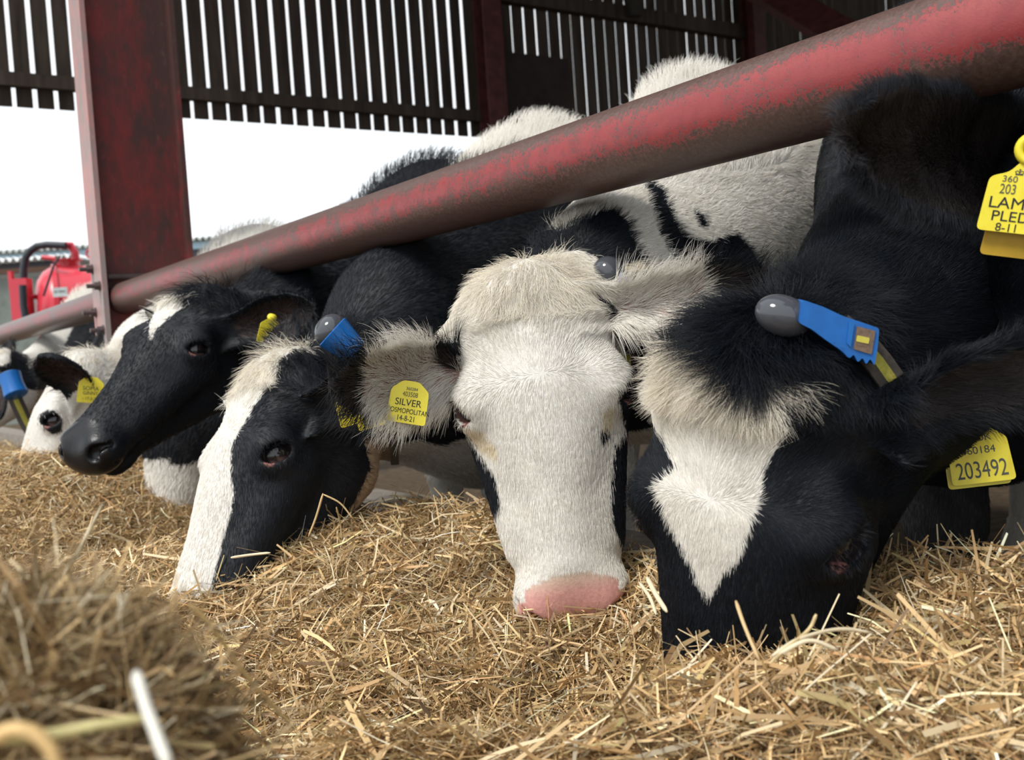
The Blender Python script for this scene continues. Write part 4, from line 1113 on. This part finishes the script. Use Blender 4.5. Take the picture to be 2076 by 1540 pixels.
# 1: cow at the left edge
if '1' in ORDER:
    pose = solve_pose(dict(poll=(15, 690), eyem=(-65, 795), fore=(-85, 765), earm=(30, 765), nose=(-100, 860)),
                      4.3, (-.2, 1, -.1), (-1, .0, .1))
    def body(c):
        return std_body(c, 0, sh=.60, topz=1.38, mid=P(90, 775, 4.9))
    C1 = build_cow('cow', 'black and white cow wearing a yellow striped collar strap under the far rail', pose, body,
        [(-1, P(0, 848, 4.1), (-.1, .3, -1), .08, .8, 0), (1, P(20, 690, 4.6), (0, 0, -1), .08, .9, 0)],
        (WHT, BLK, WHT),
        [('all', [(-10, 745), (20, 735), (22, 705), (40, 712), (55, 720), (60, 755), (80, 755), (95, 750), (95, 790), (60, 790), (10, 775)], BLK),
         ('b', [(40, 765), (75, 735), (90, 730), (100, 790), (70, 795), (40, 780)], BLK),
         ('b', [(150, 660), (200, 640), (260, 640), (260, 760), (180, 740), (130, 700)], BLK),
         ('b', [(0, 790), (100, 790), (120, 950), (0, 950)], TAN)],
        nhair=26000, poll_len=.02)
# 7: black cow at the upper right, ear over the rail
if '7' in ORDER:
    pose = solve_pose(dict(poll=(2330, 250), orbp=(2190, 540), fore=(2330, 550), nose=(2360, 820), earp=(2175, 395), orbm=(2560, 560)),
                      .95, (.05, 1, -.1), (-.1, -.1, -1))
    def body(c):
        n1 = P(1900, 520, 1.42); n2 = P(1900, 330, 1.75)
        o = std_body(c, 2700, sh=.62, topz=1.42, rs=.25, mid=P(2350, 560, 1.0), rn=.12)
        return o
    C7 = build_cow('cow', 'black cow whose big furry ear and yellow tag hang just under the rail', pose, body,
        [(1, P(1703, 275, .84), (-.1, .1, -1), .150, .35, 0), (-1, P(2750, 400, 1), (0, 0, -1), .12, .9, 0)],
        (BLK, BLK, BLK, BLK), [('e+', [(1500, 0), (2400, 0), (2400, 900), (1500, 900)], DGR)], nhair=90000, poll_len=.02, fine=.0055)  # black ear painted dark grey, light on its fur put into the colour
# ------------------------------------------------------------------ ear tags and collars
from mathutils.bvhtree import BVHTree
YEL = N('tag_yellow', .38, .45); co = YEL.coord('Object', (1, 1, 1)); nn = YEL.noise(co, 40, 4)
YEL.base(YEL.ramp(nn, [(.3, (.78, .62, .03)), (.55, (.86, .74, .05)), (.8, (.80, .66, .04))])); YEL = YEL.m
OCH = plain('stained_tag', (.42, .26, .02), .45)
def img_axes(p, rot=0.0, yaw=0.0, pit=0.0):
    """right / up of the picture turned by rot (clockwise), then yawed"""
    v = nrm(p-EYE); x = nrm(XC-v*(XC@v)); y = np.cross(x, v); y = y if y @ YC < 0 else -y
    a = math.radians(rot); x2 = x*math.cos(a)-y*math.sin(a); y2 = x*math.sin(a)+y*math.cos(a)
    b = math.radians(yaw); x2 = nrm(x2*math.cos(b)+v*math.sin(b)); c = math.radians(pit); y2 = nrm(y2*math.cos(c)+v*math.sin(c))
    y2 = nrm(y2-x2*(y2@x2)); return x2, y2, nrm(np.cross(x2, y2))
def outline(pts, r=.004, k=4):
    """round the corners of a polygon"""
    pts = [np.array(p, float) for p in pts]; out = []; n = len(pts)
    for i in range(n):
        a, b, c = pts[i-1], pts[i], pts[(i+1) % n]; u, v = a-b, c-b; ru = min(r, np.linalg.norm(u)*.45, np.linalg.norm(v)*.45)
        p0, p1 = b+nrm(u)*ru, b+nrm(v)*ru
        for j in range(k+1):
            t = j/k; out.append((1-t)**2*p0+2*t*(1-t)*b+t*t*p1)
    return out
def plate(name, pts, c, x, y, z, th, mat, parent, base, bow=0.0, r=.004):
    o2 = outline(pts, r); n = len(o2); V = []
    for s in (1, -1):
        for p in o2: V.append(c+x*p[0]+y*p[1]+z*(s*th/2-bow*(p[0]**2)/.001*.001*30))
    F = [list(range(n)), list(range(2*n-1, n-1, -1))]+[[i, i+n, (i+1) % n+n, (i+1) % n] for i in range(n)]
    mb = MB(); mb.add(V, F); return mb.build(name, mat, parent, base=base)
def surf_z(cw, px, py, default):
    d = P(px, py, 1.0)-EYE; L = np.linalg.norm(d)
    h = cw['bvh'].ray_cast(Vector(EYE), Vector(d/L))
    return default if h[0] is None else float(proj(np.array(h[0]))[2])
def bvh(c):
    me = c['mesh'].data; b = np.array(c['foot'])
    n = len(me.vertices); co = np.empty(n*3, np.float32); me.vertices.foreach_get('co', co); co = co.reshape(-1, 3)+b
    f = np.empty(len(me.polygons)*4, np.int32); me.loops.foreach_get('vertex_index', f)
    c['bvh'] = BVHTree.FromPolygons(co.tolist(), f.reshape(-1, 4).tolist())
TAGS = [(-.5, -.5), (.5, -.5), (.47, .28), (.20, .50), (-.20, .50), (-.47, .28)]
def ear_tag(cw, px, py, size, lines, rot=0, yaw=0, pit=0, lift=.012, Z=None, back=None, stud=True, label='yellow ear tag', shape=TAGS, hgt=1.05):
    zz = Z if Z else surf_z(cw, px, py, 1.5)-lift
    c = P(px, py, zz); x, y, z = img_axes(c, rot, yaw, pit); root, base = cw['root'], cw['foot']
    base = np.asarray(base)
    t = plate('ear_tag', [(a*size, b*size*hgt) for a, b in shape], c, x, y, z, .0016, YEL, root, base, r=size*.08)
    t['label'] = label
    if stud:
        u = c+y*size*.62
        mb = MB(); mb.tube([u-z*.012, u+z*.004], [size*.16, size*.15], 20); mb.tube([u+z*.004, u+z*.007], [size*.15, size*.06], 20)
        autosmooth(mb.build('stud', YEL, t, base=base))
    if back:
        cb = c+x*back[0]*size+y*back[1]*size-z*.010
        plate('rear_plate', [(a*size, b*size*hgt) for a, b in shape], cb, x, y, z, .0016, OCH if len(back) > 2 else YEL, t, base, r=size*.08)
    for (s, ty, h, mat, wd, tx) in lines:
        text(s, c+z*.0011+y*ty*size+x*tx*size, x, y, h*size, t, base, mat, 'lettering', width=wd, bold=.0)
    return c, x, y, z, t
def strokes(name, polys, c, x, y, z, s, w, mat, parent, base):
    for pl in polys:
        mb = MB(); mb.tube([c+x*a*s+y*b*s+z*.0012 for a, b in pl], w, 6); mb.build(name, mat, parent, True, base=base)
def crown(c, x, y, z, s, t, base, w):
    th = np.linspace(0, math.pi, 9)
    pl = [(-.5, -.35), (.5, -.35)], [(-.5, -.35), (-.5, -.22), (.5, -.22), (.5, -.35)], [(-.42, -.22), (-.62, .1), (-.35, .25), (-.1, .1), (0, -.05), (.1, .1), (.35, .25), (.62, .1), (.42, -.22)], [(0, -.2), (0, .55)], [(-.15, .4), (.15, .4)]
    mb = MB()
    for q in pl: mb.tube([c+x*a*s+y*b*s+z*.0010 for a, b in q], w, 6)
    mb.build('crown_emblem', INKG, t, True, base=base)
BLUE = N('blue_plastic', .35, .45); BLUE.base((.008, .125, .42)); BLUE = BLUE.m
BLUD = plain('blue_plastic_worn', (.009, .115, .40), .42, .4, 0, .12, 60)
DOME = N('smoky_dome', .10, .5); DOME.base((.060, .064, .075)); DOME = DOME.m
STRAP = plain('strap_dark', (.05, .042, .036), .8, .2, 0, .3, 200); STRY = plain('strap_yellow', (.30, .27, .05), .8, .2, 0, .25, 200)
def blob(name, c, r, R, mat, parent, base, n=28):
    V, F = uv_sphere(np.zeros(3), 1.0, n); V = (V*np.array(r)) @ np.array(R)+c
    return mesh_np(name, V, F, mat, parent, True, base=base)
def strap(cw, c0, axis, width, parent, base, a0=0, a1=360, off=.010, stripe=True, rmax=.6):
    """a band lying on the neck round centre c0, perpendicular to axis"""
    ax = nrm(axis); u = nrm(np.cross(ax, UP)); v = np.cross(ax, u); n = 72; rows = []
    rad = []
    ang = np.radians(np.linspace(a0, a1, n+1))
    for t in ang:
        d = u*math.cos(t)+v*math.sin(t); h = cw['bvh'].ray_cast(Vector(c0+d*rmax), Vector(-d))
        rad.append(rmax-h[3] if h[0] is not None and h[3] < rmax-.03 else np.nan)
    rad = np.array(rad); ok = ~np.isnan(rad); rad = np.interp(np.arange(len(rad)), np.where(ok)[0], rad[ok])
    ker = np.ones(7)/7; rad = np.convolve(np.pad(rad, 3, mode='wrap' if a1-a0 >= 360 else 'edge'), ker, 'valid')+off
    def band(w, o, name, mat, par):
        V = []; 
        for t, r in zip(ang, rad):
            d = u*math.cos(t)+v*math.sin(t)
            for sgn, oo in ((-1, 0), (1, 0), (1, .003), (-1, .003)): V.append(c0+d*(r+o+oo)+ax*sgn*w/2)
        F = [(i*4+k, i*4+(k+1) % 4, (i+1)*4+(k+1) % 4, (i+1)*4+k) for i in range(n) for k in range(4)]
        mb = MB(); mb.add(V, F+[(3, 2, 1, 0), (n*4, n*4+1, n*4+2, n*4+3)]); return mb.build(name, mat, par, base=base)
    s = band(width, 0, 'collar', STRAP, parent)
    if stripe: band(width*.36, .0025, 'stripe', STRY, s)
    return s
def ribbon(pts, width, parent, base, stripe=True):
    p = np.array([P(*q) for q in pts]); m = len(p); tt = np.linspace(0, m-1, 40); p = np.stack([np.interp(tt, np.arange(m), p[:, i]) for i in range(3)], 1)
    for _ in range(6): p[1:-1] = (p[:-2]+p[1:-1]*2+p[2:])/4
    T = nrm(np.gradient(p, axis=0)); v = nrm(p-EYE); B = nrm(np.cross(T, v)); B = nrm(B+v*.55); Nn = nrm(np.cross(B, T)); Nn = np.where((Nn*v).sum(1, keepdims=True) > 0, -Nn, Nn)
    def band(w, o, th, name, mat, par):
        V = []
        for i in range(len(p)):
            for sg, oo in ((-1, 0), (1, 0), (1, th), (-1, th)): V.append(p[i]+B[i]*sg*w/2+Nn[i]*(o+oo))
        F = [(i*4+k, i*4+(k+1) % 4, (i+1)*4+(k+1) % 4, (i+1)*4+k) for i in range(len(p)-1) for k in range(4)]
        e = (len(p)-1)*4
        mb = MB(); mb.add(V, F+[(3, 2, 1, 0), (e, e+1, e+2, e+3)]); return mb.build(name, mat, par, base=base)
    s = band(width, 0, .003, 'collar', STRAP, parent); s['label'] = 'dark webbing collar with a blue plastic box'
    if stripe: band(width*.36, .003, .001, 'stripe', STRY, s)
    return s
for nm in ('W_', 'K_', 'C2', 'C3', 'C4', 'C1', 'C7'):
    if nm in globals(): bvh(globals()[nm])
if 'W_' in globals():
    cw = W_; b = np.asarray(cw['foot'])
    ear_tag(cw, 828, 815, .056, [('360284', .33, .11, INKG, .9, .04), ('403508', .19, .17, INKG, .75, .02), ('SILVER', -.02, .24, INK, .95, .0), ('COSMOPOLITAN', -.23, .175, INK, .80, .02), ('14-8-21', -.41, .19, INK, .8, .0)], rot=9, yaw=-8, label='yellow ear tag reading SILVER COSMOPOLITAN', lift=.034, stud=False)
    zc = surf_z(cw, 1240, 575, 1.5); zc = min(zc, 1.42)
    c = P(1250, 572, 1.43); x, y, z = img_axes(c, 50)
    col = ribbon([(1215, 570, 1.49), (1245, 620, 1.47), (1262, 680, 1.45), (1270, 740, 1.43)], .035, cw['root'], b)
    plate('collar_box', [(-.020, -.026), (.028, -.026), (.030, .016), (-.020, .016)], c+x*.012, x, y, z, .04, BLUE, col, b, r=.008)
    blob('dome', c-x*.018+y*.0, (.026, .024, .026), [x, y, z], DOME, col, b)
if 'K_' in globals():
    cw = K_; b = np.asarray(cw['foot'])
    c, x, y, z, t = ear_tag(cw, 1985, 922, .066, [('UK', .29, .17, INKG, 1.0, .12), ('360184', .08, .18, INKG, 1.0, .0), ('203492', -.26, .41, INKG, .66, .0)], rot=-8, yaw=0, lift=.030, stud=False, back=(-.08, -.06), label='yellow ear tag printed UK 360184 203492', hgt=.95)
    crown(c+y*.30*.066-x*.17*.066, x, y, z, .011, t, b, .00055)
    zb_ = min(surf_z(cw, 1690, 720, 1.1), 1.14)-.02
    col = ribbon([(1700, 660, zb_+.012), (1752, 702, zb_+.010), (1780, 735, zb_+.006), (1806, 772, zb_+.004)], .028, cw['root'], b)
    c = P(1690, 668, zb_); x, y, z = img_axes(c, 20, 12, 0); k = zb_/1950
    def L(px, py):
        d = P(px, py, zb_)-c; return (d@x, d@y)
    pts = [L(1622, 606), L(1662, 620), L(1700, 638), L(1736, 650), L(1771, 662), L(1769, 700), L(1764, 738), L(1755, 722), L(1748, 736), L(1740, 720), L(1732, 732), L(1723, 714), L(1715, 724), L(1700, 708), L(1665, 684), L(1640, 665), L(1614, 652)]
    plate('collar_box', pts, c, x, y, z, .034, BLUD, col, b, r=.003)
    w_ = c+z*.0176
    plate('webbing_window', [L(1728, 658), L(1763, 667), L(1757, 714), L(1722, 704)], w_, x, y, z, .002, plain('webbing', (.16, .11, .08), .8, .2, 0, .3, 300), col, b, r=.001)
    plate('webbing_stripe', [L(1728, 676), L(1752, 681), L(1750, 693), L(1726, 688)], w_+z*.0012, x, y, z, .001, plain('webbing_yellow', (.55, .48, .08), .7), col, b, r=.001)
    plate('rib', [L(1712, 648), L(1722, 652), L(1716, 700), L(1708, 692)], w_, x, y, z, .003, BLUE, col, b, r=.001)
    blob('dome', P(1588, 640, zb_+.012), (.028, .020, .022), [x, y, z], DOME, col, b)
if 'C2' in globals():
    cw = C2; b = np.asarray(cw['foot'])
    ear_tag(cw, 712, 826, .050, [('203408', -.14, .42, INKG, .62, .0), ('360184', .18, .18, INKG, .9, 0)], rot=-17, yaw=18, lift=.02, label='yellow ear tag printed 203408, half behind the next ear', Z=1.50, stud=False)
    ear_tag(cw, 748, 838, .045, [], rot=-15, yaw=10, Z=1.56, stud=False, label='rear plate of the yellow tag')
    col = ribbon([(690, 690, 1.72), (745, 740, 1.70), (785, 820, 1.68), (797, 890, 1.70), (800, 940, 1.74)], .016, cw['root'], b, stripe=False)
    zc = 1.66; c = P(690, 687, zc); x, y, z = img_axes(c, 42, 0, 0)
    pts = [(-.030, -.024), (-.030, .026), (.026, .020), (.026, -.014)]
    V = []; n = 28
    mb = MB(); mb.tube([c-x*.020, c-x*.018, c+x*.034, c+x*.038], [.030, .033, .023, .018], 32); autosmooth(mb.build('collar_box', BLUE, col, base=b))
    blob('dome', c-x*.022, (.026, .031, .031), [x, y, z], DOME, col, b)
if 'C3' in globals():
    cw = C3
    ear_tag(cw, 547, 672, .050, [], rot=12, yaw=20, lift=.02, label='yellow ear tag, only its top edge showing', Z=2.06)
if 'C4' in globals():
    cw = C4
    ear_tag(cw, 184, 790, .068, [('SOMA', .05, .22, INK, 1, 0), ('GINNY', -.14, .2, INK, .9, 0), ('- 17-2-21', -.36, .17, INK, .9, 0)], rot=4, yaw=0, lift=.02, stud=False, label='yellow ear tag with smudged writing')
if 'C1' in globals():
    cw = C1; b = np.asarray(cw['foot'])
    col = ribbon([(18, 770, 4.12), (32, 812, 4.10), (52, 855, 4.08), (90, 915, 4.05)], .062, cw['root'], b)
    col['label'] = 'dark collar strap with a yellow stripe and blue box'
    c0, c1 = P(17, 757, 4.05), P(34, 802, 4.03)
    mb = MB(); mb.tube([c0+(c1-c0)*u for u in (0, .06, .5, .94, 1)], [.035, .047, .043, .048, .040], 24); autosmooth(mb.build('collar_box', BLUE, col, base=b))
if 'C7' in globals():
    cw = C7; b = np.asarray(cw['foot']); Zt = .83
    zt_ = min(surf_z(cw, 2040, 400, .84)-.014, .9)
    sh7 = [(-.5, -.48), (.5, -.48), (.46, .26), (.22, .34), (.10, .50), (-.10, .50), (-.22, .34), (-.46, .26)]
    c, x, y, z, t = ear_tag(cw, 2073, 402, .068, [('360', .24, .12, INKG, 1.1, -.20), ('203', .10, .19, INKG, .75, -.20), ('LAM', -.09, .22, INK, 1.1, -.18), ('PLED', -.27, .20, INK, 1.1, -.10), ('8-11', -.42, .16, INK, 1.0, -.12)], rot=6, Z=zt_, back=(.10, -.34, 1), label='yellow ear tag with handwritten letters LAM and PLED', shape=sh7, hgt=1.0, stud=False)
    crown(c+y*.34*.068-x*.10*.068, x, y, z, .006, t, b, .0004)
    u = c+y*.66*.068; th = np.linspace(0, 2*math.pi, 25)
    mb = MB(); mb.tube([u+x*math.cos(a)*.0115+y*math.sin(a)*.0115 for a in th], .0042, 12, False); autosmooth(mb.build('ring', YEL, t, base=b))

# let go of the working arrays before rendering
import gc
for nm in ('W_', 'K_', 'C2', 'C3', 'C4', 'C1', 'C7'): globals().pop(nm, None)
for nm in ('V', 'F', 'X', 'Y', 'Zs', 'S_', 'idx', 'keep', 'used', 'remap', 'cw', 'S'): globals().pop(nm, None)
gc.collect()
